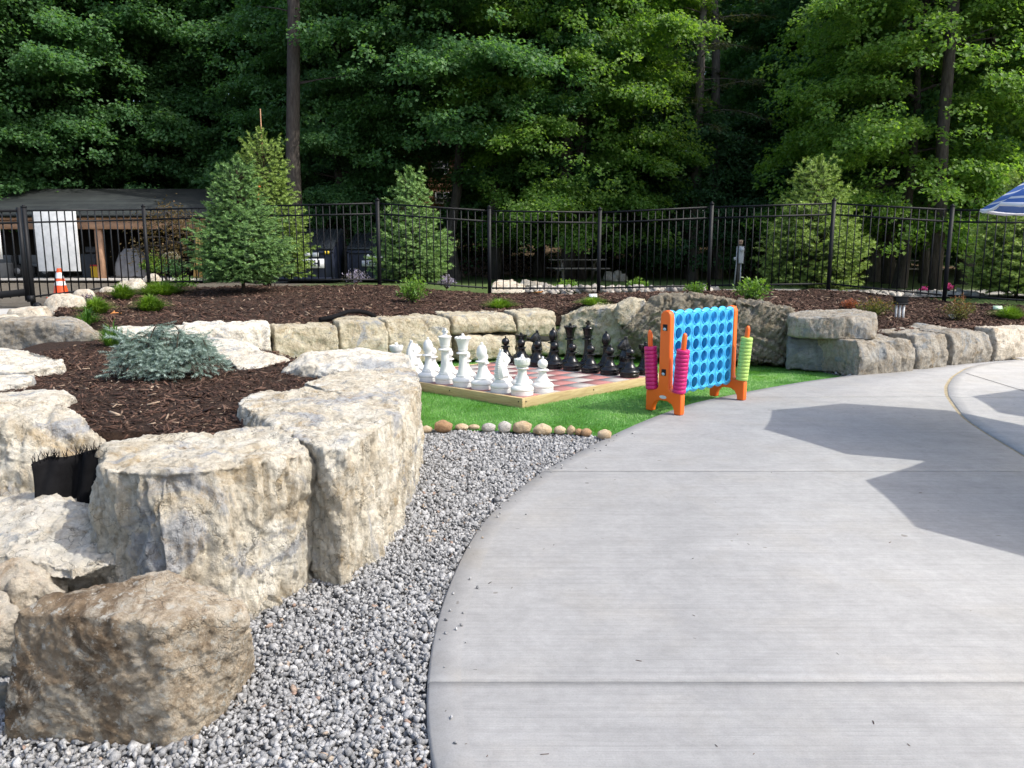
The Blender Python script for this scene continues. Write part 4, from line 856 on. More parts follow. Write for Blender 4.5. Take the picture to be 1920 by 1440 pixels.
for half in (0, 1):
    za, zb = BZ0+(BZ1-BZ0)*half/2, BZ0+(BZ1-BZ0)*(half+1)/2; zb -= .002*(half == 0); za += .002*(half == 1); mb = MB()
    for sy in (-1, 1): skin(mb, bx0, bx1, za, zb, NC, 3, rh, sy*.052, sy*.040)
    # slim slot walls between the columns, floor
    for c_ in range(NC+1):
        x = bx0+(bx1-bx0)*c_/NC; mb.box((x, 0, (za+zb)/2), (.010, .078, zb-za-.004))
    bo = mb.build('game_board', M['blue'], game); bo['label'] = 'lower half of the blue board' if half == 0 else 'upper half of the blue board'
    rb = MB()
    for c_ in range(NC):
        for q in range(3):
            xc = bx0+(bx1-bx0)*(c_+.5)/NC; zc = za+(zb-za)*(q+.5)/3
            for sy in (-1, 1): rim(rb, xc, zc, rh, sy*.052, sy*.007)
        x = bx0+(bx1-bx0)*c_/NC
    rb.build('window_rim', M['blue'], bo, auto=40)['kind'] = 'stuff'
    gb = MB()
    for c_ in range(1, NC):
        x = bx0+(bx1-bx0)*c_/NC
        for sy in (-1, 1): gb.box((x, sy*.0525, (za+zb)/2), (.005, .003, zb-za-.03))
    gb.build('groove', simple('blue_groove', (.015, .17, .42), .5), bo)
    sc = MB()
    for c_ in range(NC):       # scalloped edge
        xa, xb = bx0+(bx1-bx0)*c_/NC, bx0+(bx1-bx0)*(c_+1)/NC; pts = [(xa + (xb-xa)*k/10, (.030 if half else -.032)*math.sin(math.pi*k/10)**.8) for k in range(11)]
        ze = zb if half else za
        for sy in (-1, 1):
            poly = [(x, ze+dz) for x, dz in pts]; y0, y1 = sorted((sy*.040, sy*.053)); sc.prism(poly if half == 0 else poly[::-1], y0, y1, f=lambda x, z, y: (x, y, z))
    sc.build('scalloped_rim', M['blue'], bo)
# discs on the pegs
names = ['topmost','second','third','fourth','fifth','sixth','seventh','eighth','ninth','tenth','eleventh']
Mg = Matrix.Translation(Vector(game.location)) @ Matrix.Rotation(game.rotation_euler[2], 4, 'Z')
db = MB(); db.lathe([(.030, .003), (.034, 0), (.062, 0), (.066, .004), (.066, .035), (.062, .039), (.034, .039), (.030, .036), (.030, .003)], n=36)
dm = None
for key, cname, where, n_ in (((-1, -1), 'pink', 'on the peg in front of the board', 11), ((-1, 1), 'pink', 'on the peg next to the chess board', 11), ((1, -1), 'lime', 'on the far right peg', 12)):
    b0, d = pegs[key]; q = Vector((0, 0, 1)).rotation_difference(Vector(d))
    ob = None
    for k in range(n_):
        loc = Mg @ Vector(b0 + d*(.008+.0405*k)); rot = (Matrix.Rotation(game.rotation_euler[2], 4, 'Z') @ q.to_matrix().to_4x4()).to_euler()
        if ob is None: ob = o = db.build('disc', M['pink'] if cname == 'pink' else M['limeg'], auto=50)
        else: o = ob.copy(); C.objects.link(o)
        o.location = loc; o.rotation_euler = rot
        i_ = n_-1-k; nm = (['lowest'] if i_ == n_-1 else [names[i_]])[0]
        tag(o, f'{nm} {cname} {"green " if cname == "lime" else ""}ring of the stack {where}', 'game disc', f'{cname} game discs')
# ---------- foliage builders ----------
def unit(v): return v/(np.linalg.norm(v, axis=-1, keepdims=True)+1e-9)
def leaves(P, AX, UP, L, W, rs, fold=.18):
    n = len(P); AX = unit(AX); S = unit(np.cross(AX, UP)); N = np.cross(S, AX); L = np.broadcast_to(L, (n,))[:, None]*rs.uniform(.7, 1.25, (n, 1)); W = np.broadcast_to(W, (n,))[:, None]*rs.uniform(.75, 1.2, (n, 1))
    V = np.stack([P, P+AX*L*.45+S*W/2+N*W*fold, P+AX*L, P+AX*L*.45-S*W/2+N*W*fold], 1)
    F = np.array([[0,1,2],[0,2,3]])[None] + (np.arange(n)*4)[:, None, None]
    return V.reshape(-1, 3), F.reshape(-1, 3)
def bark(name, c0, c1, sc=(7, 7, 1.3)):
    t = NT(name); v = t.coord('Object'); mp = t.n('ShaderNodeMapping'); t.set(mp.inputs['Vector'], v); mp.inputs['Scale'].default_value = sc
    f = t.noise(mp.outputs[0], 2.5, 6, .7, .5); return t.bsdf(t.ramp(f, [(.3, c0), (.7, c1)]), .95, t.bump(f, .9, .04), .2)
M['bark'] = bark('maple_bark', (.035, .028, .024), (.105, .09, .078)); M['bark_l'] = bark('grey_bark', (.07, .06, .052), (.20, .18, .16)); M['twig'] = bark('spruce_bark', (.04, .03, .022), (.10, .075, .055))
M['leaf_a'] = leaf_mat('maple_leaf', [(0, (.058, .145, .058)), (.5, (.10, .215, .08)), (.85, (.13, .255, .088)), (1, (.175, .30, .10))], .5, .5, .35)
M['leaf_b'] = leaf_mat('sunlit_maple_leaf', [(0, (.09, .185, .045)), (.5, (.155, .275, .06)), (1, (.25, .37, .075))], .55, .5, .35)  # brighter maple copy: the yellow-green of backlit crowns is put into the leaf colour
M['leaf_c'] = leaf_mat('hazy_leaf', [(0, (.055, .13, .065)), (.6, (.095, .195, .088)), (1, (.13, .235, .10))], .48, .5, .3)  # bluish haze of the deep wood painted into the leaf colour
M['hem'] = leaf_mat('hemlock_needles', [(0, (.06, .08, .04)), (.6, (.115, .13, .068)), (1, (.19, .17, .10))], .3)
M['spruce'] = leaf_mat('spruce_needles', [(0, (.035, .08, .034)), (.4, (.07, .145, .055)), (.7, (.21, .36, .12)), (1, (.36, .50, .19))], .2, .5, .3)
M['spruce_y'] = leaf_mat('yellow_spruce_needles', [(0, (.05, .09, .03)), (.4, (.10, .165, .048)), (.7, (.28, .40, .10)), (1, (.46, .56, .16))], .2, .5, .3)
M['bluespruce'] = leaf_mat('blue_spruce_needles', [(0, (.10, .15, .125)), (.4, (.22, .30, .265)), (.75, (.36, .46, .41)), (1, (.48, .56, .50))], .1, .5, .3)
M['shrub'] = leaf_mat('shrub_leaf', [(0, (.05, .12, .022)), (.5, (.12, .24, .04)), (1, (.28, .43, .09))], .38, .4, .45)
M['grassy'] = leaf_mat('grass_tuft', [(0, (.07, .14, .022)), (.5, (.16, .28, .04)), (1, (.30, .43, .09))], .4, .5, .3)
M['lily'] = leaf_mat('lily_leaf', [(0, (.035, .09, .02)), (.5, (.08, .18, .035)), (1, (.18, .27, .07))], .4, .4, .4)
M['barb'] = leaf_mat('barberry_leaf', [(0, (.06, .08, .02)), (.5, (.13, .15, .04)), (.8, (.25, .13, .06)), (1, (.38, .10, .055))], .35, .5, .3)
M['bronze'] = leaf_mat('bronze_maple_leaf', [(0, (.06, .05, .02)), (.5, (.12, .085, .035)), (1, (.21, .13, .065))], .35)
M['purple'] = leaf_mat('purple_foliage', [(0, (.05, .03, .05)), (.6, (.10, .07, .12)), (1, (.22, .16, .30))], .3)
M['lav'] = leaf_mat('lavender_flower', [(0, (.16, .14, .25)), (.5, (.33, .29, .47)), (1, (.55, .5, .66))], .3)
M['petal_pink'] = leaf_mat('pink_petal', [(0, (.6, .03, .3)), (1, (.75, .12, .5))], .3); M['petal_white'] = leaf_mat('white_petal', [(0, (.55, .5, .45)), (.8, (.75, .72, .66)), (1, (.7, .3, .3))], .3)

def crown_maple(seed, H, Rr, z0, nl=30, leaf=.15, dens=1.0, droop=.12, shell=520):
    """limbs with near-horizontal twigs; leaf sprays lie in flat, slightly drooping layers"""
    rs = np.random.RandomState(seed); lim = []; C0 = []; D0 = []; R0_ = []
    tw = MB(); trunk = [np.array([0, 0, 0])]; lean = rs.normal(0, .02, 2)
    for k in range(1, 9): trunk.append(np.array([lean[0]*k*H/9+rs.normal(0, .08), lean[1]*k*H/9+rs.normal(0, .08), H*.95*k/8]))
    trunk = np.array(trunk); rad = .022*H*(1-np.linspace(0, .93, 9)**1.1)*.72; rad[0] *= 1.35
    tw.tube(np.vstack([[trunk[0]-[0, 0, .6]], trunk]), np.r_[rad[0]*1.15, rad], 9)
    for i in range(nl):
        f = (i+.5)/nl; z = z0+(H*.97-z0)*f**.92; u = z/H
        prof = math.sin(math.pi*min(1, (.28+.72*(1-f))*.75))**.8*(1 if f < .75 else 1-.6*(f-.75)/.25)
        Lm = Rr*prof*rs.uniform(.72, 1.15); az = i*2.39996+rs.normal(0, .25); el = R(8+38*f+rs.normal(0, 7))
        base = np.array([np.interp(z-.25*Lm*math.tan(el)*.3, trunk[:, 2], trunk[:, 0]), np.interp(z, trunk[:, 2], trunk[:, 1]), z])
        h = np.array([math.cos(az), math.sin(az), 0]); k = 7; pts = []
        for j in range(k):
            s = j/(k-1); pts.append(base+h*Lm*s+np.array([0, 0, Lm*(math.tan(el)*s*(1-.45*s)-droop*s*s*1.6)])+rs.normal(0, .04*Lm*s*.5, 3))
        pts = np.array(pts); tw.tube(pts, np.linspace(.012*Lm+.015, .008, k), 5, cap=False)
        nt = max(5, int(Lm*3.6))
        for j in range(nt):
            s = .22+.78*(j+rs.uniform(0, 1))/nt; p = np.array([np.interp(s, np.linspace(0, 1, k), pts[:, q]) for q in range(3)])
            a2 = az+(1 if j % 2 else -1)*rs.uniform(.5, 1.25)*(1.15-.6*s); tl = Lm*.34*rs.uniform(.6, 1.2)*(1.15-.55*s)+.25
            d2 = np.array([math.cos(a2), math.sin(a2), rs.normal(.02, .10)]); q = p+d2*tl-np.array([0, 0, droop*tl])
            tw.tube([p, (p+q)/2+np.array([0, 0, .03*tl]), q], [.012, .008, .004], 3, cap=False)
            m_ = max(2, int(tl/.33))
            for b in range(m_): 
                s2 = (b+.6)/m_; C0.append(p*(1-s2)+q*s2+rs.normal(0, .09, 3)); D0.append(d2+h*.4); R0_.append(.40*rs.uniform(.75, 1.35))
        C0.append(pts[-1]); D0.append(h); R0_.append(.4)
    for i in range(int(shell)):
        f = rs.uniform(0, 1)**1.05; z = z0*.75+(H*1.0-z0*.75)*f; prof = math.sin(math.pi*min(1, (.28+.72*(1-f))*.75))**.8*(1 if f < .75 else 1-.6*(f-.75)/.25); az = rs.uniform(0, 2*math.pi); r = Rr*prof*rs.uniform(.55, 1.0)**.6*(1+.16*math.sin(az*5+z*1.7))
        C0.append(np.array([math.cos(az)*r, math.sin(az)*r, z])); D0.append(np.array([math.cos(az), math.sin(az), 0])); R0_.append(.44*rs.uniform(.7, 1.4))
    C0, D0, R0_ = np.array(C0), np.array(D0), np.array(R0_); per = int(44*dens); n = len(C0)*per
    rr = np.sqrt(rs.uniform(0, 1, n)); an = rs.uniform(0, 2*math.pi, n); Ci = np.repeat(C0, per, 0); Ri = np.repeat(R0_, per); out = np.repeat(unit(C0*np.array([1, 1, 0])+1e-6), per, 0)
    off = np.c_[np.cos(an)*rr*Ri, np.sin(an)*rr*Ri, rs.normal(0, .12, n)-.22*rr*rr*Ri]
    off[:, 2] -= .22*np.clip((off[:, :2]*out[:, :2]).sum(1), -.2, 9)
    P = Ci+off; dirv = np.c_[off[:, :2], np.zeros(n)]*1.2+out*.35+rs.normal(0, .35, (n, 3)); dirv[:, 2] -= .38
    UP = np.c_[rs.normal(0, .6, n), rs.normal(0, .6, n), np.ones(n)]+out*.55
    V, F = leaves(P, dirv, UP, leaf, leaf*.95, rs); rnd = np.clip(np.repeat(rs.normal(.45, .16, len(C0)), per)+rs.normal(0, .14, n), 0, 1)
    return tw, V, F, np.repeat(rnd, 4)
PROTO = {}
def tree(kind, x, y, label, rz, s=1.0, zoff=0.0, group='trees of the wood behind the fence', name='maple_tree', mat=None, tmat=None, sz=None):
    if kind not in PROTO:
        k = TREES[kind]; tw, V, F, rnd = crown_maple(*k[0], **k[1]); o = empty(name, (0, 0, 0)); tb = tw.build('trunk', k[3], o, smooth=True); cr = mk('crown', V, F, k[2], o, attrs={'rnd': rnd}); PROTO[kind] = o; first = True
    else: o = copy_tree(PROTO[kind]); o.name = name
    o.location = (x, y, float(zt(x, y))-.1+zoff); o.rotation_euler = (0, 0, rz); o.scale = (s, s, sz or s)
    return tag(o, label, 'tree', group)
TREES = {
 'a': ((1, 15, 5.6, 2.6), dict(nl=46, leaf=.135, dens=1.25), M['leaf_a'], M['bark']),
 'f': ((8, 15, 5.4, 5.6), dict(nl=40, leaf=.135, dens=1.25, shell=330), M['leaf_a'], M['bark']),
 'b': ((2, 17, 5.0, 3.0), dict(nl=48, leaf=.135, dens=1.25), M['leaf_a'], M['bark']),
 'c': ((3, 14, 4.8, 2.0), dict(nl=44, leaf=.135, dens=1.25, droop=.18), M['leaf_b'], M['bark']),
 'd': ((4, 16, 5.6, 2.5), dict(nl=46, leaf=.17, dens=.8, shell=120), M['leaf_c'], M['bark']),
 'e': ((5, 7.5, 3.0, .9), dict(nl=26, leaf=.13, dens=.9), M['leaf_c'], M['bark']),
}
def X(px, Y): return A(px, 480, Y)[0]
tl = [('a', 118, 33, 'dark maple behind the left end of the shed roof', .3, 1.0), ('b', 300, 35, 'tall maple behind the middle of the shed roof', 1.7, 1.05), ('a', 548, 36, 'maple with a thick straight trunk above the tallest young spruce', 2.9, 1.1),
 ('b', 640, 31, 'maple leaning over the two dumpsters', 4.2, .82), ('f', 850, 29.5, 'big maple with a dark trunk beside the log cabin', 5.1, .98), ('c', 1085, 29.5, 'maple with bright yellow green sunlit leaves right of the picnic table', 2.2, .88), ('a', 1010, 33, 'maple right behind the picnic table', .9, .95),
 ('a', 1535, 33, 'maple right of the hemlock', 3.6, .85), ('b', 1600, 31, 'maple behind the rightmost full spruce', 5.6, .95), ('c', 1690, 22.8, 'low hanging light green maple above the bench', .4, .78), ('b', 1815, 25, 'maple with a scaly dark trunk in the upper right corner', 1.1, .9), ('a', 1960, 30, 'maple at the right edge behind the blue umbrella', 2.5, .95), ('b', -60, 30, 'maple cut by the left edge above the gate', 3.3, .95)]
for k, px, Y, lab, rz, s in tl: tree(k, X(px, Y), Y, lab, rz, s)
tl2 = [('d', 20, 44, 'tall shaded maple deep in the wood behind the shed, far left'), ('d', 210, 46, 'tall shaded maple deep in the wood right of the far left one'), ('d', 420, 44, 'shaded maple deep in the wood left of the tallest spruce'), ('d', 620, 46, 'shaded maple deep in the wood above the dumpsters'), ('d', 790, 52, 'tall maple rising behind the log cabin'), ('d', 960, 54, 'shaded maple far up the hill right of the log cabin'), ('b', 1130, 50, 'maple far behind the bright yellow green maple'), ('d', 1240, 47, 'shaded maple behind the hemlock, left side'), ('d', 1400, 46, 'shaded maple behind the hemlock, right side'), ('d', 1550, 47, 'shaded maple deep in the wood above the right spruce'), ('d', 1720, 46, 'shaded maple deep in the wood above the bench'), ('d', 1880, 44, 'shaded maple deep in the wood at the far right'), ('d', -130, 42, 'shaded maple beyond the left edge')]
rs = np.random.RandomState(3)
for k, px, Y, lab in tl2: tree(k, X(px, Y), Y, lab, rs.uniform(0, 6), rs.uniform(.95, 1.15))
tl3 = [('e', 1290, 31, 'dense dark green understory tree below the hemlock', .9), ('e', 1420, 35, 'understory tree behind the electric meter post', .8), ('e', 1180, 36, 'understory tree behind the cobbles right of the picnic table', .8), ('e', 920, 38, 'understory tree beside the bark covered slope', .6), ('e', 640, 33, 'understory tree right behind the dumpsters', .75), ('e', 1760, 36, 'understory tree behind the bench', .95), ('e', 1900, 34, 'understory tree behind the far right spruce', .95), ('e', 1560, 36, 'understory tree behind the full spruce on the right', 1.0), ('e', 440, 36, 'understory tree between shed and tallest spruce', .9), ('e', 1040, 44, 'understory tree on the slope behind the double trunk', .7)]
for k, px, Y, lab, s in tl3: tree(k, X(px, Y), Y, lab, rs.uniform(0, 6), s, name='understory_tree', group='understory trees')
# bare dark trunks that show between the crowns
def trunk_only(px0, y0, px1, y1, Y, r, lab, mat):
    mb = MB(); b = A(px0, y0, Y); b[2] = zt(b[0], Y)-.3; t_ = A(px1, y1, Y); n = 7
    t_ = b+(t_-b)*max(1.0, 15.5/(t_[2]-b[2])); P = np.array([b*(1-k/n)+t_*k/n+np.array([.05*math.sin(k*2.1), 0, 0]) for k in range(n+1)]); mb.tube(P, np.linspace(r*1.15, r*.7, n+1), 10)
    rs2 = np.random.RandomState(int(px0))
    for k in range(5):
        p = P[3+k % 4]; az = rs2.uniform(0, 6.28); mb.tube([p, p+np.array([math.cos(az), math.sin(az)*.5, .25])*.8, p+np.array([math.cos(az), math.sin(az)*.5, .2])*1.9], [.03, .02, .006], 5)
    base = b; o = mb.build('tree_trunk', mat, smooth=True, loc=base); tag(o, lab, 'tree', 'bare trunks in front of the wood')
for a in [(1066, 500, 1060, 60, 29, .26, 'left trunk of the pair behind the picnic table', M['bark']), (1088, 500, 1092, 40, 29.4, .24, 'right trunk of the pair behind the picnic table', M['bark']), (930, 500, 925, 100, 30, .2, 'dark trunk directly behind a fence post and the pale boulder', M['bark']),
          (1665, 530, 1668, 100, 25.5, .19, 'thick mossy trunk with a pale patch left of the bench', M['bark']), (1732, 525, 1742, 120, 26, .14, 'grey flaking trunk right of the bench', M['bark_l']), (1752, 535, 1790, -40, 21.3, .15, 'tall scaly trunk leaning right above the bench', M['bark']), (1640, 520, 1645, 80, 27, .24, 'broad grey brown trunk behind the right spruce', M['bark_l']), (1345, 510, 1340, 20, 30.5, .17, 'straight bare trunk right of the hemlock', M['bark_l']), (1590, 510, 1596, 150, 31, .16, 'thin grey trunk above the right spruce', M['bark_l']), (120, 480, 112, -30, 32.9, .2, 'dark trunk behind the shed roof at the left', M['bark']), (552, 500, 548, -40, 26.2, .22, 'thick dark trunk rising above the tallest young spruce', M['bark']), (1450, 520, 1446, 60, 36, .18, 'dark trunk behind the electric meter post', M['bark'])]: trunk_only(*a)
# hemlock
def hemlock(seed, H):
    rs = np.random.RandomState(seed); tw = MB(); tw.tube([(0,0,-.5),(0,0,H*.5),(.1,0,H)], [.24, .15, .03], 9); P = []; D = []
    for i in range(70):
        z = H*(.33+.66*i/70); Lm = 2.9*(1-(z/H-.3)/.75)**.8*rs.uniform(.5, 1.1)+.3; az = i*2.4+rs.normal(0, .3); h = np.array([math.cos(az), math.sin(az), 0]); sag = rs.uniform(.08, .24)
        pts = np.array([np.array([0, 0, z])+h*Lm*s+np.array([0, 0, Lm*(.12*s-sag*s*s*1.5)]) for s in np.linspace(0, 1, 6)]); tw.tube(pts, np.linspace(.03, .005, 6), 4, cap=False)
        if rs.uniform() < .18: continue
        for j in range(int(Lm*9)):
            s = rs.uniform(.2, 1); p = np.array([np.interp(s, np.linspace(0, 1, 6), pts[:, q]) for q in range(3)]); a2 = az+rs.choice([-1, 1])*rs.uniform(.4, 1.1); tl_ = rs.uniform(.25, .7)*(1.2-.6*s)
            d = np.array([math.cos(a2), math.sin(a2), -.25]); 
            for b in range(10): P.append(p+d*tl_*rs.uniform(0, 1)); D.append(d+rs.normal(0, .5, 3))
    P, D = np.array(P), np.array(D); V, F = leaves(P, D, np.c_[rs.normal(0, .3, (len(P), 2)), np.ones(len(P))], .17, .035, rs, .05); return tw, V, F, np.repeat(np.clip(rs.normal(.5, .25, len(P)), 0, 1), 4)
for px, Y, H, lab in ((1300, 29.5, 16, 'sparse brownish hemlock with drooping feathery branches'), (1235, 42, 18, 'second hemlock farther back, left of the sparse one')):
    tw, V, F, rnd = hemlock(int(px), H); o = empty('hemlock_tree', (X(px, Y), Y, float(zt(X(px, Y), Y))), lab, 'tree', 'trees of the wood behind the fence'); tw.build('trunk', M['bark_l'], o, smooth=True); mk('crown', V, F, M['hem'], o, attrs={'rnd': rnd})
# far wood: one dense mass of foliage rising behind everything
rs = np.random.RandomState(77); n = 50000; cl = rs.uniform(0, 1, (1500, 3)); cx, cy, cz = (cl[:, 0]-.5)*150, 58+cl[:, 1]*22, cl[:, 2]**1.3*11; ci = rs.randint(0, 1500, n)
off = rs.normal(0, 1, (n, 3))*np.array([1.5, 1.5, .55]); P = np.c_[cx[ci], cy[ci], zt(cx[ci], cy[ci])+cz[ci]]+off
V, F = leaves(P, rs.normal(0, 1, (n, 3))*[1, 1, .4]-[0, .3, .3], rs.normal(0, .5, (n, 3))+[0, 0, 1], .62, .5, rs)
o = mk('far_wood', V, F, M['leaf_c'], attrs={'rnd': np.repeat(np.clip(rs.normal(.4, .2, n), 0, 1), 4)}); tag(o, 'dark green mass of the far wood behind the single trees', 'wood', kind='stuff')
# undergrowth between the trunks
n = 26000; cl = rs.uniform(0, 1, (420, 2)); cx = (cl[:, 0]-.5)*74+3; cy = 33+cl[:, 1]*15+np.where((cx > 0) & (cx < 5), 2, 0); hh = rs.uniform(.5, 2.0, 420); ci = rs.randint(0, 420, n)
P = np.c_[cx[ci], cy[ci], zt(cx[ci], cy[ci])+hh[ci]*rs.uniform(0, 1, n)**.8]+rs.normal(0, .55, (n, 3))*[1, 1, .15]
V, F = leaves(P, rs.normal(0, 1, (n, 3))-[0, .3, .35], rs.normal(0, .5, (n, 3))+[0, 0, 1], .2, .16, rs)
o = mk('undergrowth', V, F, M['leaf_c'], attrs={'rnd': np.repeat(np.clip(rs.normal(.5, .25, n), 0, 1), 4)}); tag(o, 'dark leafy undergrowth between the trunks of the wood', 'undergrowth', kind='stuff')

# ---------- young spruces ----------
def shoots(P0, P1, r, nb, rs, w=.007, spread=.75):
    """needle brushes along segments P0-P1"""
    n = len(P0); ax_ = unit(P1-P0); ref = np.where(np.abs(ax_[:, 2:3]) < .9, np.array([[0, 0, 1.0]]), np.array([[1.0, 0, 0]])); s = unit(np.cross(ax_, ref)); u = np.cross(s, ax_)
    t = rs.uniform(0, 1, (n, nb)); an = rs.uniform(0, 2*math.pi, (n, nb)); rad = np.cos(an)[..., None]*s[:, None]+np.sin(an)[..., None]*u[:, None]
    b = P0[:, None]+(P1-P0)[:, None]*t[..., None]; L = np.broadcast_to(np.asarray(r), (n,))[:, None, None]*rs.uniform(.75, 1.2, (n, nb, 1))
    tip = b+(rad*spread+ax_[:, None]*.75)*L; sd = np.cross(rad, ax_[:, None])*w
    V = np.stack([b-sd, b+sd, tip], 2).reshape(-1, 3); return V, np.arange(len(V)).reshape(-1, 3)
def spruce(seed, H, Rr, zb=.12, pw=.75, tiers=22, nbr=11, leader=.18, sparse_top=.0, shape=None, br=.05):
    rs = np.random.RandomState(seed); tw = MB(); tw.tube([(0,0,-.2),(0,0,H*.5),(0,0,H*.97)], [.022*H*.7, .011*H*.8, .006], 7); A0 = []; A1 = []; TP = []
    for i in range(tiers):
        f = i/(tiers-1)*.86; z = H*(zb+(1-zb-.03)*f); rad = Rr*((1-f)**pw*.96+.04) if shape is None else Rr*np.interp(f, *shape)
        nb = max(4, int(nbr*(1-.55*f)+rs.uniform(-1, 1))) if f < .84 else 4
        for k in range(nb):
            az = 2*math.pi*(k+rs.uniform(-.3, .3))/nb+i*1.1; L = rad*rs.uniform(.70, 1.16)+(.05 if f > .8 else 0); h = np.array([math.cos(az), math.sin(az), 0]); s_ = np.array([-h[1], h[0], 0])
            el = -.22+.55*f+1.1*max(0, f-.6)/.4*f+rs.normal(0, .07); zz = z+rs.uniform(-.5, .5)*H/tiers
            ss = np.linspace(0, 1, 7); pts = np.array([np.array([0, 0, zz])+h*L*s+np.array([0, 0, L*(el*s+.34*s*s*(1-f*.5))]) for s in ss]); tw.tube(pts[:6], np.linspace(.010, .003, 6), 4, cap=False)
            for q in range(3, 6): A0.append(pts[q]); A1.append(pts[q+1]); TP.append(.25+.5*(q == 5))
            m_ = max(4, int(L*10))
            for j in range(m_):
                s = .30+.68*(j+rs.uniform(0, 1))/m_; p = np.array([np.interp(s, ss, pts[:, q]) for q in range(3)]); sl_ = (L*.40*(1.08-s)+.11)*(1-.45*f)*rs.uniform(.75, 1.25); sg = 1 if j % 2 else -1
                d = unit(h*.75+s_*sg*rs.uniform(.55, 1.0)+np.array([0, 0, rs.normal(.10, .14)])); n_ = max(1, int(sl_/.10))
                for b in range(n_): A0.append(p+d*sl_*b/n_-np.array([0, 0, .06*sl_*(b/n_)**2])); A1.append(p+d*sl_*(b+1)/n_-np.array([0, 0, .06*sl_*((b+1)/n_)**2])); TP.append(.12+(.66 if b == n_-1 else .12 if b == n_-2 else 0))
    for zl, ll, e_, kk in ((.76, .13, .75, 7), (.83, .12, .95, 6), (.90, .085, 1.1, 5), (.95, .05, 1.2, 4)):
        for k in range(kk):
            az = 2*math.pi*(k+rs.uniform(-.3, .3))/kk+zl*9; d = np.array([math.cos(az)*math.cos(e_), math.sin(az)*math.cos(e_), math.sin(e_)]); L = ll*H*rs.uniform(.75, 1.2)
            for b in range(4): A0.append(np.array([0, 0, H*zl])+d*L*b/4); A1.append(np.array([0, 0, H*zl])+d*L*(b+1)/4); TP.append(.45+.1*b)
    for b in range(4): A0.append(np.array([0, 0, H*(1-leader*.5)+H*leader*.5*b/4])); A1.append(np.array([0, 0, H*(1-leader*.5)+H*leader*.5*(b+1)/4])); TP.append(.8)
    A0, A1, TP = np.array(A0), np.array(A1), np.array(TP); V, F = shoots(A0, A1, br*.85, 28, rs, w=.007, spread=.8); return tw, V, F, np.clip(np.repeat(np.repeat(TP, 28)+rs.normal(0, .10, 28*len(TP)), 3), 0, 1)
gSp = 'young spruces along the fence'
def put_spruce(px, pyb, Y, ptop, wpx, lab, seed, mat, **kw):
    b = A(px, pyb, Y); H = A(px, ptop, Y)[2]-b[2]; Rr = wpx/2/FPX*Y; o = empty('spruce_tree', b, lab, 'spruce', gSp); tw, V, F, a = spruce(seed, H, Rr, **kw); tw.build('trunk', M['twig'], o, smooth=True); mk('crown', V, F, mat, o, attrs={'rnd': a}); return o, H
shA = ([0, .08, .2, .45, .7, .88, 1], [.80, .98, 1.0, .74, .46, .22, .03]); shD = ([0, .1, .3, .5, .62, .74, .86, 1], [.86, .98, .95, .74, .62, .42, .30, .10])
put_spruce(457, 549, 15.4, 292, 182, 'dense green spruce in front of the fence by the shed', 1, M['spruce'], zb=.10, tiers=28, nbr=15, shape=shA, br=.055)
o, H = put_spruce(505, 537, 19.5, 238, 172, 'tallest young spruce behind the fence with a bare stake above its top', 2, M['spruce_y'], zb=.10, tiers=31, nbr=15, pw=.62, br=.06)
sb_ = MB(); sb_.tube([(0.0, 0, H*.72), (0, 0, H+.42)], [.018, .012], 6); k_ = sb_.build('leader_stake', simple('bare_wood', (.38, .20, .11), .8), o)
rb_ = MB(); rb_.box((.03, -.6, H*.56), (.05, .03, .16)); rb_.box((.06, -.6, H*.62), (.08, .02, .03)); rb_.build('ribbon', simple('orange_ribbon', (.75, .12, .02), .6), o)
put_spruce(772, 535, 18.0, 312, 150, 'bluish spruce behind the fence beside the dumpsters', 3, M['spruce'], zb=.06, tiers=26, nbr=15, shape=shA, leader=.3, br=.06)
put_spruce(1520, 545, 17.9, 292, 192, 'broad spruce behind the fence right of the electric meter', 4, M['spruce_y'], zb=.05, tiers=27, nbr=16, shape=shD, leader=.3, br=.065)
put_spruce(1905, 556, 17.0, 312, 176, 'spruce behind the fence under the blue umbrella', 5, M['spruce_y'], zb=.05, tiers=27, nbr=16, shape=shD, br=.065)

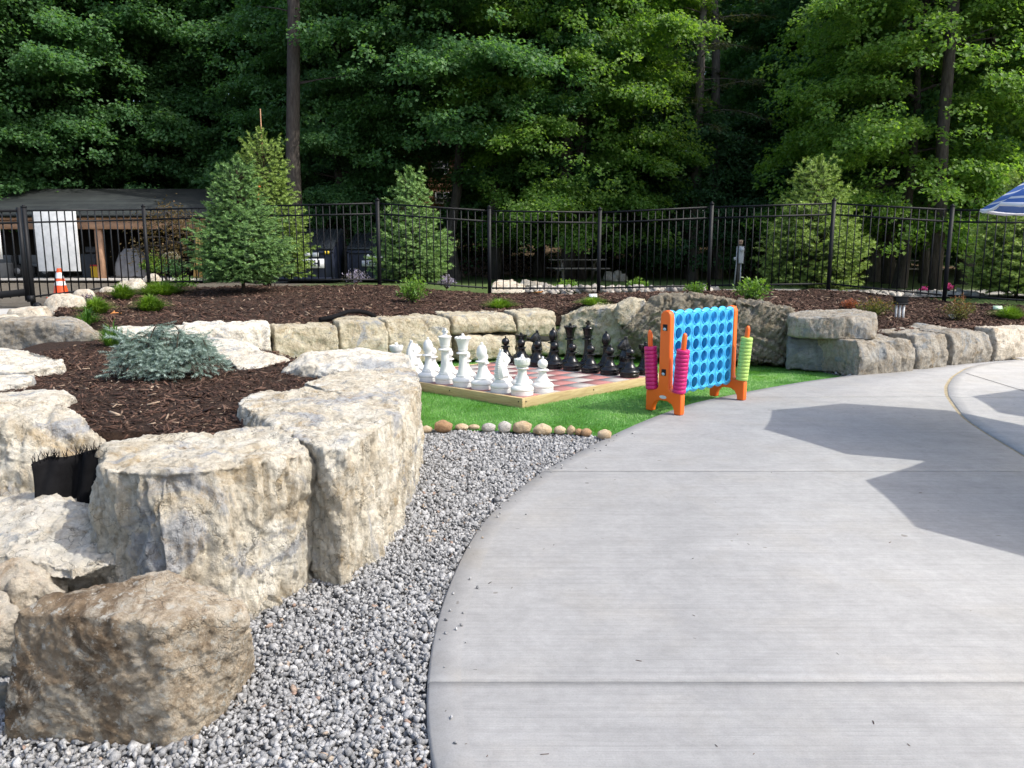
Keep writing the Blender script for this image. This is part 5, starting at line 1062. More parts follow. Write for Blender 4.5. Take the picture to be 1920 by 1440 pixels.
# ---------- dwarf blue spruce ----------
def dwarf_blue():
    rs = np.random.RandomState(31); c = hit(300, 712, BVH_NEAR); g = downz(c[0], c[1], BVH_NEAR); c = np.array([c[0], c[1]+.16, g]); tw = MB(); A0 = []; A1 = []; TP = []; ss = np.linspace(0, 1, 9)
    for k in range(150):
        az = k*2.39996+rs.normal(0, .2); u = math.sqrt((k+.5)/150); L = (.15+.30*u)*rs.uniform(.8, 1.15)*(1.0 if abs(math.cos(az)) > .6 else .8); h = np.array([math.cos(az), math.sin(az), 0]); s_ = np.array([-h[1], h[0], 0])
        ctr = np.zeros(3)
        if k < 34: ctr = np.array([rs.normal(0, .2), rs.normal(0, .12), .06])
        hz = .33*(1-.45*u*u)*rs.uniform(.72, 1.08)*(1.0+.22*math.sin(az*2+1.0)); en = .60+.36*u
        pts = np.array([c+ctr*(1-.5*s)+h*L*(.45 if k < 34 else 1)*s+np.array([0, 0, hz*math.sin(math.pi*(.06+en*s*.94))]) for s in ss])
        if k == 149: h = np.array([-.95, .3, 0]); pts = np.array([c+np.array([-.1, 0, .22])+h*.42*s+np.array([0, 0, .16*s]) for s in ss])
        tw.tube(pts, np.linspace(.008, .003, 9), 4, cap=False)
        for q in range(1, 8): A0.append(pts[q]); A1.append(pts[q+1]); TP.append(.25+.06*q)
        for j in range(9):
            s = .14+.86*(j+rs.uniform(0, 1))/9; p = np.array([np.interp(s, ss, pts[:, q]) for q in range(3)]); sl_ = (.12*(1.2-s)+.065)*rs.uniform(.7, 1.25); sg = 1 if j % 2 else -1
            tg = unit(pts[8]-pts[4]); d = unit(tg*.35+h*.5+s_*sg*rs.uniform(.4, .9)+np.array([0, 0, rs.normal(.22, .2)])); n_ = max(1, int(sl_/.05))
            for b in range(n_): A0.append(p+d*sl_*b/n_); A1.append(p+d*sl_*(b+1)/n_); TP.append(.28+.37*(b+1)/n_)
    A0, A1, TP = np.array(A0), np.array(A1), np.array(TP); lowz = np.minimum(A0[:, 2], A1[:, 2]); ok = lowz > g-.01; A0, A1, TP = A0[ok], A1[ok], TP[ok]
    V, F = shoots(A0, A1, .022, 30, rs, w=.0021, spread=.9); o = empty('blue_spruce', c, 'low spreading blue spruce shrub in the front mulch bed', 'shrub'); V = V-c; st = tw.build('stem', M['twig'], o, smooth=True); st.data.transform(Matrix.Translation(-Vector(c)))
    mk('foliage', V, F, M['bluespruce'], o, attrs={'rnd': np.clip(np.repeat(np.repeat(TP, 30)+rs.normal(0, .13, 30*len(TP)), 3), 0, 1)})
dwarf_blue()

# ---------- shrubs, tufts, flowers ----------
def shrub(base, w_, h_, lab, mat, seed, leaf=.05, n=900, group=None, name='shrub', cat='shrub', lw=.45, shape=1.0):
    rs = np.random.RandomState(seed); o = empty(name, base, lab, cat, group); st = MB(); P = []; D = []
    ns = 26
    for k in range(ns):
        az = k*2.4; sp = math.sqrt((k+.5)/ns)*.5*w_; top = np.array([math.cos(az)*sp, math.sin(az)*sp, h_*rs.uniform(.7, 1.02)*(1-.55*(sp/(w_*.5))**2*shape)]); st.tube([(0, 0, -.03), top*[.5, .5, .55], top], [.006, .004, .002], 4, cap=False)
        m_ = n//ns; s = 1-.75*rs.uniform(0, 1, m_)**1.4; P.append(top*s[:, None]*np.c_[s*.3+.7, s*.3+.7, np.ones(m_)]+rs.normal(0, .022*w_/.5, (m_, 3))); D.append(unit(top)[None]*.5+rs.normal(0, .6, (m_, 3))+[0, 0, .12])
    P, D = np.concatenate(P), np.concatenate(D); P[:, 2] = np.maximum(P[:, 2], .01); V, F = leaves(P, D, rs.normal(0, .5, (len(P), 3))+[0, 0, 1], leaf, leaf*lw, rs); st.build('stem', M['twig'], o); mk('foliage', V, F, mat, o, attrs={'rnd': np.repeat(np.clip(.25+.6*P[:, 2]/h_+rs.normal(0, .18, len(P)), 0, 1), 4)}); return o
def tuft(base, w_, h_, lab, mat, seed, n=420, bw=.004, curve=.7, group=None, name='grass_tuft', cat='grass tuft', upright=.5):
    rs = np.random.RandomState(seed); az = rs.uniform(0, 2*math.pi, n); r = np.sqrt(rs.uniform(0, 1, n)); d = np.c_[np.cos(az), np.sin(az), np.zeros(n)]; b = d*(r*w_*.22)[:, None]; L = h_*rs.uniform(.65, 1.12, n)*(1-.55*r**2); ou = (r*(1-upright)+.15)*w_*.5
    s = np.c_[-d[:, 1], d[:, 0], np.zeros(n)]*bw; m1 = b+d*(ou*.4)[:, None]+np.c_[np.zeros((n, 2)), L*.75]; t_ = b+d*(ou*1.1)[:, None]+np.c_[np.zeros((n, 2)), L*(1-.35*curve*r)]
    V = np.stack([b-s, b+s, m1+s*.8, m1-s*.8, t_], 1).reshape(-1, 3); F3 = np.array([[0,1,2],[0,2,3],[3,2,4]]); F = (F3[None]+(np.arange(n)*5)[:, None, None]).reshape(-1, 3)
    o = mk(name, V, F, mat, loc=base, attrs={'rnd': np.repeat(np.clip(rs.normal(.55, .2, n), 0, 1), 5)}); return tag(o, lab, cat, group)
def onbed(px, py, Y=None):
    p = hit(px, py, BVH_BED); return p if p is not None else A(px, py, Y or 15)
def spx(p, px): return px/FPX*p[1]
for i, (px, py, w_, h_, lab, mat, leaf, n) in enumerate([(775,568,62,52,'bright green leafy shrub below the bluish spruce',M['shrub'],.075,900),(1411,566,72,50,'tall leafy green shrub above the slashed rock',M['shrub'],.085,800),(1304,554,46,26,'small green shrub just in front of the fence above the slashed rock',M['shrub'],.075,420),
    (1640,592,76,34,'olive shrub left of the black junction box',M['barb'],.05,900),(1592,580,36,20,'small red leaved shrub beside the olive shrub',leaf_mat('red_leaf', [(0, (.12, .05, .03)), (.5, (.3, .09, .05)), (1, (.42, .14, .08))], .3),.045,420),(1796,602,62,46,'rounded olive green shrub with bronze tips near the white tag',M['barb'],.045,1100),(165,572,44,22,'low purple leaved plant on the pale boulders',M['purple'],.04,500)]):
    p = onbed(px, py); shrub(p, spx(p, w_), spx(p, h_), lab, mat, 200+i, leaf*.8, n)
for i, (px, py, Y, w_, h_, lab) in enumerate([(1062,549,19.5,52,26,'yellow green shrub behind the fence in front of the picnic table'),(1196,546,19.5,46,24,'yellow green shrub behind the fence right of the picnic table')]):
    p = A(px, py, Y); shrub(p, spx(p, w_), spx(p, h_), lab, M['shrub'], 220+i, .07, 600)
for i, (px, py, w_, h_, lab, n) in enumerate([(231,560,44,22,'round green grass tuft nearest the fence at the left',700),(182,588,48,24,'round green grass tuft beside the lilies',800),(283,583,50,24,'lone round green grass tuft in the middle of the left mulch',800),(303,552,80,20,'wide green grass clump at the foot of the fence post',900),(938,578,50,15,'flat green tuft behind the wide wall block',500),(1113,573,48,14,'flat green tuft with a white plant tag',500),(1893,598,50,20,'green sedge tuft at the right edge',500)]):
    p = onbed(px, py); tuft(p, spx(p, w_)*1.25, spx(p, h_)*1.45, lab, M['grassy'], 240+i, n, .006, .9, 'grass tufts in the mulch', upright=.1)
for i, (px, py, w_, h_, lab) in enumerate([(165,610,50,36,'day lily clump behind the grey block'),(205,640,60,46,'day lily clump with arching leaves left of the blue spruce')]):
    p = onbed(px, py) if i == 0 else hit(212, 648, BVH_NEAR); tuft(p, spx(p, w_), spx(p, h_)*1.15, lab, M['lily'], 260+i, 130, .009, 1.3, 'day lilies', 'day_lily', 'lily', upright=.0)
for i, (px, py, Y, w_, h_, lab) in enumerate([(668,531,21.5,52,26,'lavender flowers in front of the recycling dumpster'),(838,540,19.5,36,26,'lavender flowers right of the bluish spruce')]):
    p = A(px, py, Y); shrub(p, spx(p, w_), spx(p, h_), lab, M['lav'], 270+i, .06, 500, name='lavender', cat='flowers', lw=.35)
for i, (px, py, Y, lab) in enumerate([(1732,549,18.3,'pink flowers behind the fence left of a fence post'),(1778,546,18.3,'pink flowers behind the fence right of a fence post')]):
    p = A(px, py, Y); shrub(p, .25, .16, lab, M['petal_pink'], 280+i, .05, 120, name='flower', cat='flowers', lw=.8)
# bronze maple and flower bed by the shed
p = A(315, 530, 20.5); rsb = np.random.RandomState(5); tw, V, F, rnd = crown_maple(9, 1.95, .62, .55, nl=18, leaf=.06, dens=.22, shell=0); o = empty('japanese_maple', p, 'small bronze leaved maple behind the fence in front of the open shed', 'tree'); tw.build('trunk', M['bark'], o); mk('crown', V, F, M['bronze'], o, attrs={'rnd': rnd})
for i, (px, py, Y, w_, h_, lab, mat, nm, ct) in enumerate([(293,520,20,50,52,'tall green grassy plant under the bronze maple',M['grassy'],'shrub','shrub'),(322,482+8,20.8,34,18,'white and red potted flowers under the bronze maple',M['petal_white'],'flower','flowers'),(330,520,19.6,60,36,'dark leafy flower bed plant with pale blossoms at the shed',M['leaf_c'],'shrub','shrub'),(345,545,18.6,50,30,'small green bush right of the fence post',M['shrub'],'shrub','shrub'),(275,505,20.5,24,12,'small potted green plant beside the grey grill cover',M['shrub'],'shrub','shrub')]):
    p = A(px, py, Y); shrub(p, spx(p, w_), spx(p, h_), lab, mat, 290+i, .07, 500, name=nm, cat=ct)
# ---------- shed ----------
SY = 27.0
def W_(px, py, Y=SY): return A(px, py, Y)
sx1 = W_(392, 500)[0]; sx0 = -24.0; gz = W_(200, 524)[2]; ez = W_(200, 402)[2]
shed = empty('shed', (sx1-4, SY, gz), 'long open fronted shed with a dark shingle roof behind the fence', 'shed')
sl_ = lambda P: P
def S(mb, name, mat, parent=None, **k):
    V = np.concatenate(mb.V); mb.V = [V-np.array(shed.location)]; return mb.build(name, mat, parent or shed, **k)
t = NT('shingles'); v = t.coord('Object'); br = t.n('ShaderNodeTexBrick', Scale=1.0); t.set(br.inputs['Vector'], v); br.inputs['Color1'].default_value = (.020, .024, .026, 1); br.inputs['Color2'].default_value = (.033, .038, .038, 1); br.inputs['Mortar'].default_value = (.03, .035, .038, 1); br.inputs['Brick Width'].default_value = .9; br.inputs['Row Height'].default_value = .22; br.inputs['Mortar Size'].default_value = .012
c = t.mix(.7, br.outputs[0], t.ramp(t.noise(v, 1.2, 5, .7), [(.3, (.7, .72, .72)), (.7, (1.35, 1.4, 1.35))]), 'MULTIPLY'); M['shingle'] = t.bsdf(c, .9, t.bump(t.noise(v, 30, 4), .5, .02), .3)
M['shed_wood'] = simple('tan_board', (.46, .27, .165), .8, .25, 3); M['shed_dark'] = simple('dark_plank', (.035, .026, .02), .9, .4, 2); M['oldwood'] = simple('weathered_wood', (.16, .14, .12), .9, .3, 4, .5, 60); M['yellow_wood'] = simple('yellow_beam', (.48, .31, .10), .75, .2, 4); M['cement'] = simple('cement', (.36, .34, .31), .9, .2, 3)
mb = MB(); y0, y1 = SY-.7, SY+2.4; zz = A(200, 401, y0)[2]-.09; rt = A(200, 354, y1)[2]-.64; ez = zz+.05
mb.add([(sx0, y0, zz), (sx1+.35, y0, zz), (sx1+.1, y1, rt+.55), (sx0, y1, rt+.55), (sx0, y0, zz+.09), (sx1+.35, y0, zz+.09), (sx1+.1, y1, rt+.64), (sx0, y1, rt+.64)], [[0,3,2,1],[4,5,6,7],[0,1,5,4],[1,2,6,5],[2,3,7,6],[3,0,4,7]])
S(mb, 'roof', M['shingle'])
mb = MB(); mb.add([(sx0, y1, rt+.64), (sx1+.1, y1, rt+.64), (sx1+.1, y1+3, zz+.3), (sx0, y1+3, zz+.3), (sx0, y1, rt+.55), (sx1+.1, y1, rt+.55), (sx1+.1, y1+3, zz+.2), (sx0, y1+3, zz+.2)], [[0,1,2,3],[4,7,6,5],[0,4,5,1],[1,5,6,2],[2,6,7,3],[3,7,4,0]]); S(mb, 'roof', M['shingle'])
mb = MB(); mb.box(((sx0+sx1)/2, SY-.52, ez-.11), (sx1-sx0+.6, .05, .08)); mb.box(((sx0+sx1)/2, SY-.40, ez-.30), (sx1-sx0+.3, .10, .30)); S(mb, 'fascia', M['shed_wood'])
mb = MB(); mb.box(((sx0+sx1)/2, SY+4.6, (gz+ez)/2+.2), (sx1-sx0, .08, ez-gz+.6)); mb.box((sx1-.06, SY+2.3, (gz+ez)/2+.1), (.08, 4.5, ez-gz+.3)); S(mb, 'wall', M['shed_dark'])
mb = MB(); mb.box(((sx0+sx1)/2, SY+1.6, gz+.015), (sx1-sx0+.4, 5.4, .07)); S(mb, 'floor_slab', M['cement'])
for px, w_, m in ((195, .22, 'shed_wood'), (377, .16, 'oldwood'), (-120, .2, 'shed_wood')):
    mb = MB(); x = W_(px, 450)[0]; mb.box((x, SY-.3, (gz+ez)/2-.1), (w_, .18, ez-gz-.25)); S(mb, 'post', M[m])
mb = MB(); mb.beam(W_(366, 521, SY-.6), W_(372, 416, SY-.45), .12, .1); mb.beam(W_(378, 520, SY-.6), W_(374, 416, SY-.5), .1, .1); o = mb.build('timber_beam', M['yellow_wood']); tag(o, 'yellow timber beams leaning on the right end of the shed', 'timber')
mb = MB(); mb.box(W_(106, 452, SY-.75), (78/FPX*SY*1.0, .03, 107/FPX*SY)); o = mb.build('white_board', simple('white_panel', (.74, .74, .72), .5), bevel=.005); tag(o, 'white rectangular board hanging from the shed eave', 'board')
for px, py in ((69, 400), (144, 400)): pass
mb = MB(); mb.box(W_(-8, 452, SY-.75), (.35, .03, 1.2)); o = mb.build('white_board', simple('white_panel_b', (.74, .74, .72), .5)); tag(o, 'second white board mostly cut by the left edge', 'board')
# things inside the shed
def item(mb, name, mat, lab, cat, **k): o = mb.build(name, mat, **k); return tag(o, lab, cat)
rs = np.random.RandomState(8); c = W_(252, 516, SY+.2); c[2] = gz+.06
pts = [c+np.array(p) for p in [(-.5,-.3,0),(.45,-.3,0),(.45,.3,0),(-.5,.3,0),(-.52,-.3,.5),(.42,-.3,.55),(-.35,-.25,.85),(-.2,-.2,1.02),(.28,-.2,1.02),(.42,-.2,.85),(-.2,.2,1.02),(.28,.2,1.02),(-.5,.3,.5),(.44,.3,.5)]]
rock('grill_cover', pts, simple('grey_cover', (.15, .15, .155), .75, .25, 5, .4, 20), 'grey fabric cover over a grill inside the shed', 'grill cover', vox=.05, seed=90, chips=2, rnd=4, facet=.6)
mb = MB(); c = W_(181, 518, SY+.1); c[2] = gz+.06; mb.box(c+[0, 0, .17], (.24, .24, .34)); mb.box(c+[0, 0, .36], (.27, .27, .05)); b_ = item(mb, 'storage_tub', simple('yellow_tub', (.65, .42, .02), .5), 'yellow tub with a red rim beside the tan shed post', 'tub', bevel=.01)
mb = MB(); mb.box(c+[0, 0, .42], (.25, .25, .05)); mb.build('lid', simple('red_tub', (.5, .03, .03), .5), b_)
mb = MB(); c = W_(188, 500, SY+.3); mb.box(c, (.16, .1, .55)); item(mb, 'blue_board', simple('blue_panel', (.05, .20, .50), .5), 'blue upright panel behind the yellow tub', 'panel')
mb = MB(); c = W_(172, 484, SY+.9); mb.box(c+[0, 0, -.3], (.5, .5, .9)); mb.box(c+[.1, -.1, .3], (.35, .3, .2)); item(mb, 'tool_cart', simple('dark_cart', (.06, .07, .09), .6), 'dark tool cart in the shadow of the shed', 'cart', bevel=.02)
for px, lab in ((33, 'trailer with a wheel parked inside the shed at the left'), (84, 'second trailer with wheels behind the white board')):
    c = W_(px, 516, SY+.8); c[2] = gz+.07; o = empty('trailer', c, lab, 'trailer'); mb = MB(); mb.box((-.1, 0, .42), (1.5, .9, .10)); mb.beam((-.9, 0, .42), (-1.7, 0, .75), .08, .08); mb.box((-.3, 0, .62), (.7, .7, .3)); mb.build('bed', simple('dark_steel', (.09, .095, .10), .5), o, bevel=.01)
    for sx in (-.25, .35):
        wb = MB(); wb.tube([(sx, -.55, .22), (sx, -.42, .22)], .22, 18); wo = wb.build('wheel', simple('tyre', (.02, .02, .02), .8), o); hb = MB(); hb.tube([(sx, -.562, .22), (sx, -.545, .22)], .11, 14); hb.build('rim', simple('rim_grey', (.3, .3, .3), .5), wo)
mb = MB(); c = W_(10, 512, SY+.1); c[2] = gz+.05; mb.lathe([(.001, 0), (.24, 0), (.28, .5), (.29, .52), (.26, .52), (.25, .47), (.001, .4)], c, 20); item(mb, 'bucket', simple('grey_bin', (.16, .165, .17), .6), 'grey bin inside the shed at the left edge', 'bin')
# second pale roof behind the shed
mb = MB(); a = [A(-200, 310, 38), A(272, 318, 38), A(268, 285, 41), A(-200, 285, 41)]; bk = empty('outbuilding', A(100, 400, 39), 'outbuilding with a pale metal roof half hidden by leaves above the shed', 'building')
mb.add([p-np.array(bk.location) for p in a]+[p-np.array(bk.location)-[0, 0, .12] for p in a], [[0,1,2,3],[4,7,6,5],[0,4,5,1],[1,5,6,2],[2,6,7,3],[3,7,4,0]]); mb.build('roof', simple('pale_metal_roof', (.46, .47, .47), .5), bk)
mb = MB(); q0, q1 = a[0]-np.array(bk.location), a[1]-np.array(bk.location); mb.box(((q0[0]+q1[0])/2, q0[1]+1.5, -1.0+q0[2]-.2), (q1[0]-q0[0]-.5, 2.6, 4.4)); mb.build('wall', M['shed_dark'], bk)
# traffic cone
c = A(115, 554, 17.6); c[2] = float(zt(c[0], c[1])); s = (A(115, 503, 17.6)[2]-c[2])/.72
o = empty('traffic_cone', c, 'orange traffic cone with two white bands behind the gate', 'traffic cone')
def cone_part(z0, z1, e=0): r = lambda z: .19-.145*z/.72; return [(.001, z0*s), ((r(z0)+e)*s, z0*s), ((r(z1)+e)*s, z1*s), (.001, z1*s)]
M['cone'] = simple('cone_orange', (.80, .085, .015), .45, .08); M['band'] = simple('cone_band', (.72, .73, .74), .4, .08)
mb = MB(); mb.box((0, 0, .015*s), (.46*s, .46*s, .03*s)); mb.lathe(cone_part(.029, .72)); mb.build('body', M['cone'], o, auto=30)
for z0, z1 in ((.31, .41), (.48, .62)): mb = MB(); mb.lathe(cone_part(z0, z1, .003)); mb.build('reflective_band', M['band'], o, auto=30)
# ---------- dumpsters ----------
def text(name, s, size, loc, rot, mat, parent, ext=.004):
    cu = bpy.data.curves.new(name, 'FONT'); cu.body = s; cu.size = size; cu.extrude = ext; cu.align_x = 'CENTER'; cu.align_y = 'CENTER'; cu.offset = size*.018
    o = bpy.data.objects.new(name, cu); C.objects.link(o); bpy.context.view_layer.update()
    me = bpy.data.meshes.new_from_object(o); bpy.data.objects.remove(o, do_unlink=True); o = bpy.data.objects.new(name, me); C.objects.link(o); me.materials.append(mat); o.parent = parent; o.location = loc; o.rotation_euler = rot; return o
M['navy'] = simple('navy_steel', (.008, .012, .028), .5, .3, 4); M['dlid'] = simple('dark_lid', (.018, .022, .028), .45, .2, 4); M['sign_w'] = simple('sign_white', (.72, .72, .72), .5, .05); M['sign_k'] = simple('sign_dark', (.012, .014, .03), .5); M['yel'] = simple('yellow_sticker', (.7, .5, .02), .5)
for px0, px1, ytop, yb, Y, lab, word, wpx in ((520, 628, 432, 524, 25.5, 'navy blue trash dumpster with a slanted ribbed lid', 'TRASH', 588), (652, 762, 440, 524, 26.2, 'navy blue recycling dumpster half hidden by the bluish spruce', 'RECYCLE', 700)):
    a, b = A(px0, yb, Y), A(px1, yb, Y); a[2] = b[2] = zt(a[0], Y); w_ = b[0]-a[0]; o = empty('dumpster', ((a+b)/2), lab, 'dumpster'); zl = A(px0, 466, Y)[2]-a[2]; zr = A(px0, ytop, Y+1.4)[2]-a[2]
    mb = MB(); mb.prism([(0, .08), (1.5, .08), (1.5, zr-.06), (0, zl-.04)], -w_/2, w_/2, f=lambda y, z, x: (x, y, z)); 
    for k in (-1, 1): mb.box((k*(w_/2-.05), -.03, zl*.5), (.07, .06, zl*.85))
    mb.box((0, -.03, zl-.13), (w_, .06, .07)); mb.box((0, -.03, .16), (w_, .06, .08)); mb.build('body', M['navy'], o, bevel=.01)
    lb = MB(); ang = math.atan2(zr-zl, 1.5); 
    for k in range(2):
        xs = -w_/2+w_*k/2; lb.prism([(-.06, zl-.03), (1.55, zr+.0), (1.55, zr+.05), (-.06, zl+.02)], xs+.01, xs+w_/2-.01, f=lambda y, z, x: (x, y, z))
        for r_ in range(7): x = xs+w_/2*(r_+.5)/7; lb.beam((x, 0, zl+.04), (x, 1.5, zr+.065), .05, .035)
    lb.build('lid', M['dlid'], o, bevel=.006)
    xs = A(wpx, 480, Y)[0]-(a[0]+b[0])/2; zs = A(wpx, 494, Y)[2]-a[2]
    pw_ = 1.15 if word == 'TRASH' else 1.0; ph_ = .30 if word == 'TRASH' else .19; xs -= .22 if word == 'TRASH' else -.12
    sb_ = MB(); sb_.box((xs, -.066, zs), (pw_, .010, ph_)); so_ = sb_.build('sign_plate', M['sign_w'], o); text('lettering', word, ph_*.98, (xs, -.075, zs), (math.pi/2, 0, 0), M['sign_k'], so_)
    eb = MB(); zz2 = zs+ph_*.5+.13; 
    if word == 'TRASH': eb.box((xs+.30, -.068, zz2), (.20, .012, .14)); eb.box((xs+.02, -.068, zz2), (.22, .012, .12)); eb.box((xs-.25, -.068, zz2), (.2, .012, .12))
    else: eb.add([(xs-.28+.075*math.cos(t_)*(1 if math.sin(t_) < 0 else .7), -.072, zz2+.09*math.sin(t_)) for t_ in np.linspace(0, 2*math.pi, 15)[:-1]], [list(range(14))]); eb.box((xs+.05, -.068, zz2-.02), (.34, .012, .06))
    eb.build('emblem', M['sign_w'], o)
    yb_ = MB(); yb_.box((w_/2-.28, -.066, zl-.13), (.06, .012, .10)); yb_.box((w_/2-.17, -.066, zl-.13), (.06, .012, .10)); yb_.build('sticker', M['yel'] if word == 'TRASH' else M['sign_w'], o)
# ---------- picnic table, bench, chair ----------
def picnic(c, rz, lab, L=1.9, mat=None):
    o = empty('picnic_table', c, lab, 'picnic table', rz=rz); m = mat or M['oldwood']; mb = MB()
    for k in range(5): mb.box((0, -.30+.15*k, .74), (L, .14, .04))
    mb.build('tabletop', m, o, bevel=.006)
    for sy in (-1, 1): mb = MB(); mb.box((0, sy*.66, .45), (L, .13, .04)); mb.box((0, sy*.81, .45), (L, .13, .04)); mb.build('seat', m, o, bevel=.006)
    for sx in (-1, 1):
        mb = MB(); x = sx*L*.33; mb.box((x, 0, .70), (.04, .7, .09)); mb.box((x, 0, .40), (.045, 1.6, .09))
        for sy in (-1, 1): mb.beam((x+.04, sy*.22, .72), (x+.04, sy*.62, 0), .04, .09, up=(1, 0, 0))
        mb.build('leg', m, o)
    return o
c = A(1082, 526, 27); c[2] = float(zt(c[0], 27)); picnic(c, .12, 'dark weathered picnic table on the lawn behind the fence')
c = A(1706, 521, 28); c[2] = float(zt(c[0], 28)); picnic(c, -.1, 'picnic table with a pale top between the trunks at the right', 1.5, simple('pale_wood', (.30, .27, .22), .85))
c = A(573, 437, 31); o = empty('garden_chair', (c[0], 31, zt(c[0], 31)), 'pale wooden garden chair seen above the trash dumpster', 'chair'); h0 = c[2]-zt(c[0], 31)-.3; M['palew'] = simple('pale_paint', (.48, .46, .42), .7)
mb = MB(); mb.box((0, 0, h0+.3), (.6, .55, .05)); mb.build('seat', M['palew'], o)
mb = MB(); 
for k in range(5): mb.beam((-.22+.11*k, .25, h0+.3), (-.24+.12*k, .5, h0+1.0-.05*abs(k-2)), .09, .02)
mb.build('backrest', M['palew'], o)
for sx in (-1, 1): mb = MB(); mb.box((sx*.32, 0, h0+.52), (.12, .7, .03)); mb.box((sx*.32, -.28, h0+.26), (.06, .08, .5)); mb.build('armrest', M['palew'], o)
for sx in (-1, 1): mb = MB(); mb.box((sx*.28, .2, h0*.5+.1), (.07, .07, h0+.2)); mb.box((sx*.28, -.25, h0*.5+.05), (.07, .07, h0+.1)); mb.build('leg', M['palew'], o)
# ---------- log cabin and house on the hill ----------
M['winw'] = simple('window_white', (.42, .42, .41), .6, .05)
t = NT('logs'); v = t.coord('Object'); c_ = t.ramp(t.noise(v, 1.5, 5, .6), [(.3, (.16, .085, .05)), (.6, (.30, .17, .10)), (.8, (.40, .26, .18))]); M['logs'] = t.bsdf(c_, .8, None, .3)
def cabin(px0, px1, yt, yb, Y, lab, mat, win, depth=6, d=.34, roofm=None):
    a, b = A(px0, yb, Y), A(px1, yb, Y); zb_ = min(a[2], b[2]); ztp = A(px0, yt, Y)[2]; xc = (a[0]+b[0])/2; o = empty('log_cabin', (xc, Y, zb_), lab, 'cabin'); w_ = b[0]-a[0]; mb = MB(); n = int((ztp-zb_)/d)+1
    for k in range(n):
        z = k*d+d/2; mb.tube([(-w_/2-.25, 0, z), (w_/2+.25, 0, z)], d*.53, 12); mb.tube([(w_/2, -.25, z+d/2), (w_/2, depth, z+d/2)], d*.5, 10); mb.tube([(-w_/2, -.25, z+d/2), (-w_/2, depth, z+d/2)], d*.5, 10)
    mb.box((0, depth/2, n*d/2), (w_-.2, depth-.3, n*d)); mb.box((0, depth/2, -1.5), (w_, depth, 3)); mb.build('wall', mat, o, auto=40)
    rb = MB(); zt_ = n*d; rb.add([(-w_/2-.7, -.8, zt_-.1), (w_/2+.7, -.8, zt_-.1), (w_/2+.7, depth/2, zt_+2.2), (-w_/2-.7, depth/2, zt_+2.2), (-w_/2-.7, depth+.8, zt_-.1), (w_/2+.7, depth+.8, zt_-.1)], [[0,1,2,3],[3,2,5,4],[0,4,5,1],[0,3,4],[1,5,2]]); rb.build('roof', roofm or M['shingle'], o)
    for px, py, ww, hh in win:
        q = A(px, py, Y); x, z = q[0]-xc, q[2]-zb_; mb = MB(); 
        for s1, s2, bw, bh in ((0, hh/2, ww, .09), (0, -hh/2, ww, .09), (-ww/2, 0, .09, hh), (ww/2, 0, .09, hh), (0, 0, .05, hh), (0, 0, ww, .05)): mb.box((x+s1, -.22, z+s2), (bw, .07+.001*len(mb.V), bh))
        wo = mb.build('window', M['winw'], o); gb = MB(); gb.box((x, -.19, z), (ww-.02, .03, hh-.02)); gb.build('pane', NT('pane').bsdf((.05, .06, .065), .08, None, .6), wo)
    return o
cabin(690, 858, 282, 400, 46, 'brown log cabin with a small white window far up between the trees', M['logs'], [(826, 316, .9, .7), (832, 372, .9, .6)], roofm=simple('cabin_roof', (.10, .075, .06), .85))
cabin(915, 1030, 392, 446, 47, 'dark log house with white windows on the hill behind the picnic table', simple('dark_logs', (.05, .043, .036), .85, .3), [(1006, 404, 1.1, .9)], d=.28)
# chimney light post / white pole
mb = MB(); mb.tube([A(1013, 446, 44), A(1012, 376, 44)], .06, 8); o = mb.build('white_post', M['sign_w']); tag(o, 'thin white post beside the dark log house', 'post')
# firewood / porch box and bark slope
mb = MB(); c = A(946, 432, 42); 
for k in range(4): mb.box(c+np.array([0, 0, -.4+.28*k]), (1.6, .5, .06))
for sx in (-.75, 0, .75): mb.box(c+np.array([sx, 0, 0]), (.09, .55, 1.2))
o = mb.build('wooden_rack', simple('rack_wood', (.20, .105, .07), .85)); tag(o, 'reddish brown wooden rack on the slope below the dark log house', 'rack')
rs = np.random.RandomState(91); n = 2600; x = rs.normal(-1.0, 1.4, n); y = rs.normal(35.5, 1.3, n); V, F, a_ = chips(np.c_[x, y, zt(x, y)+.25*np.exp(-((x+1)**2+(y-35.5)**2)/3)+rs.uniform(0, .12, n)], np.clip(rs.lognormal(math.log(.25), .4, n), .1, .6), 92)
o = mk('leaf_litter', V, F, simple('litter', (.16, .105, .075), .9, .4, 8)); tag(o, 'brown leaf litter bank on the slope behind the pale boulder', 'leaf litter', kind='stuff')
# pale boulder, flat slab and cobbles behind the fence
rock('boulder', [A(916,547,18.5), A(926,528,18.5), A(934,524,18.7), A(962,525,18.7), A(975,533,18.4), A(1000,545,18.2), A(1012,549,18.0), A(1000,552,17.9), A(920,550,18.1), A(960,551,17.9), A(935,523,19.4), A(965,526,19.3)], M['pale'], 'large pale angular boulder behind the fence', group='rocks behind the fence', vox=.05, seed=95, chips=3, rnd=2)
rock('boulder', [A(966,533,19.6), A(980,526,19.8), A(1015,531,19.8), A(1045,535,19.6), A(1030,540,19.4), A(975,541,19.4), A(1000,528,20.3), A(1040,534,20.2)], M['greytan'], 'flat grey stone right of the pale angular boulder', group='rocks behind the fence', vox=.05, seed=96)
rs = np.random.RandomState(97); n = 420; px = np.concatenate([rs.uniform(985, 1340, n)]); py = 541+rs.uniform(0, 10, n)-6*(px > 1180)*((px-1180)/160); Yy = 18.0+rs.uniform(0, 1.5, n)
P = np.array([A(a, b, 18.4) for a, b in zip(px, py)]); P[:, 1] += rs.uniform(-.6, .6, n); P[:, 2] = zt(P[:, 0], P[:, 1])+rs.uniform(.02, .16, n)
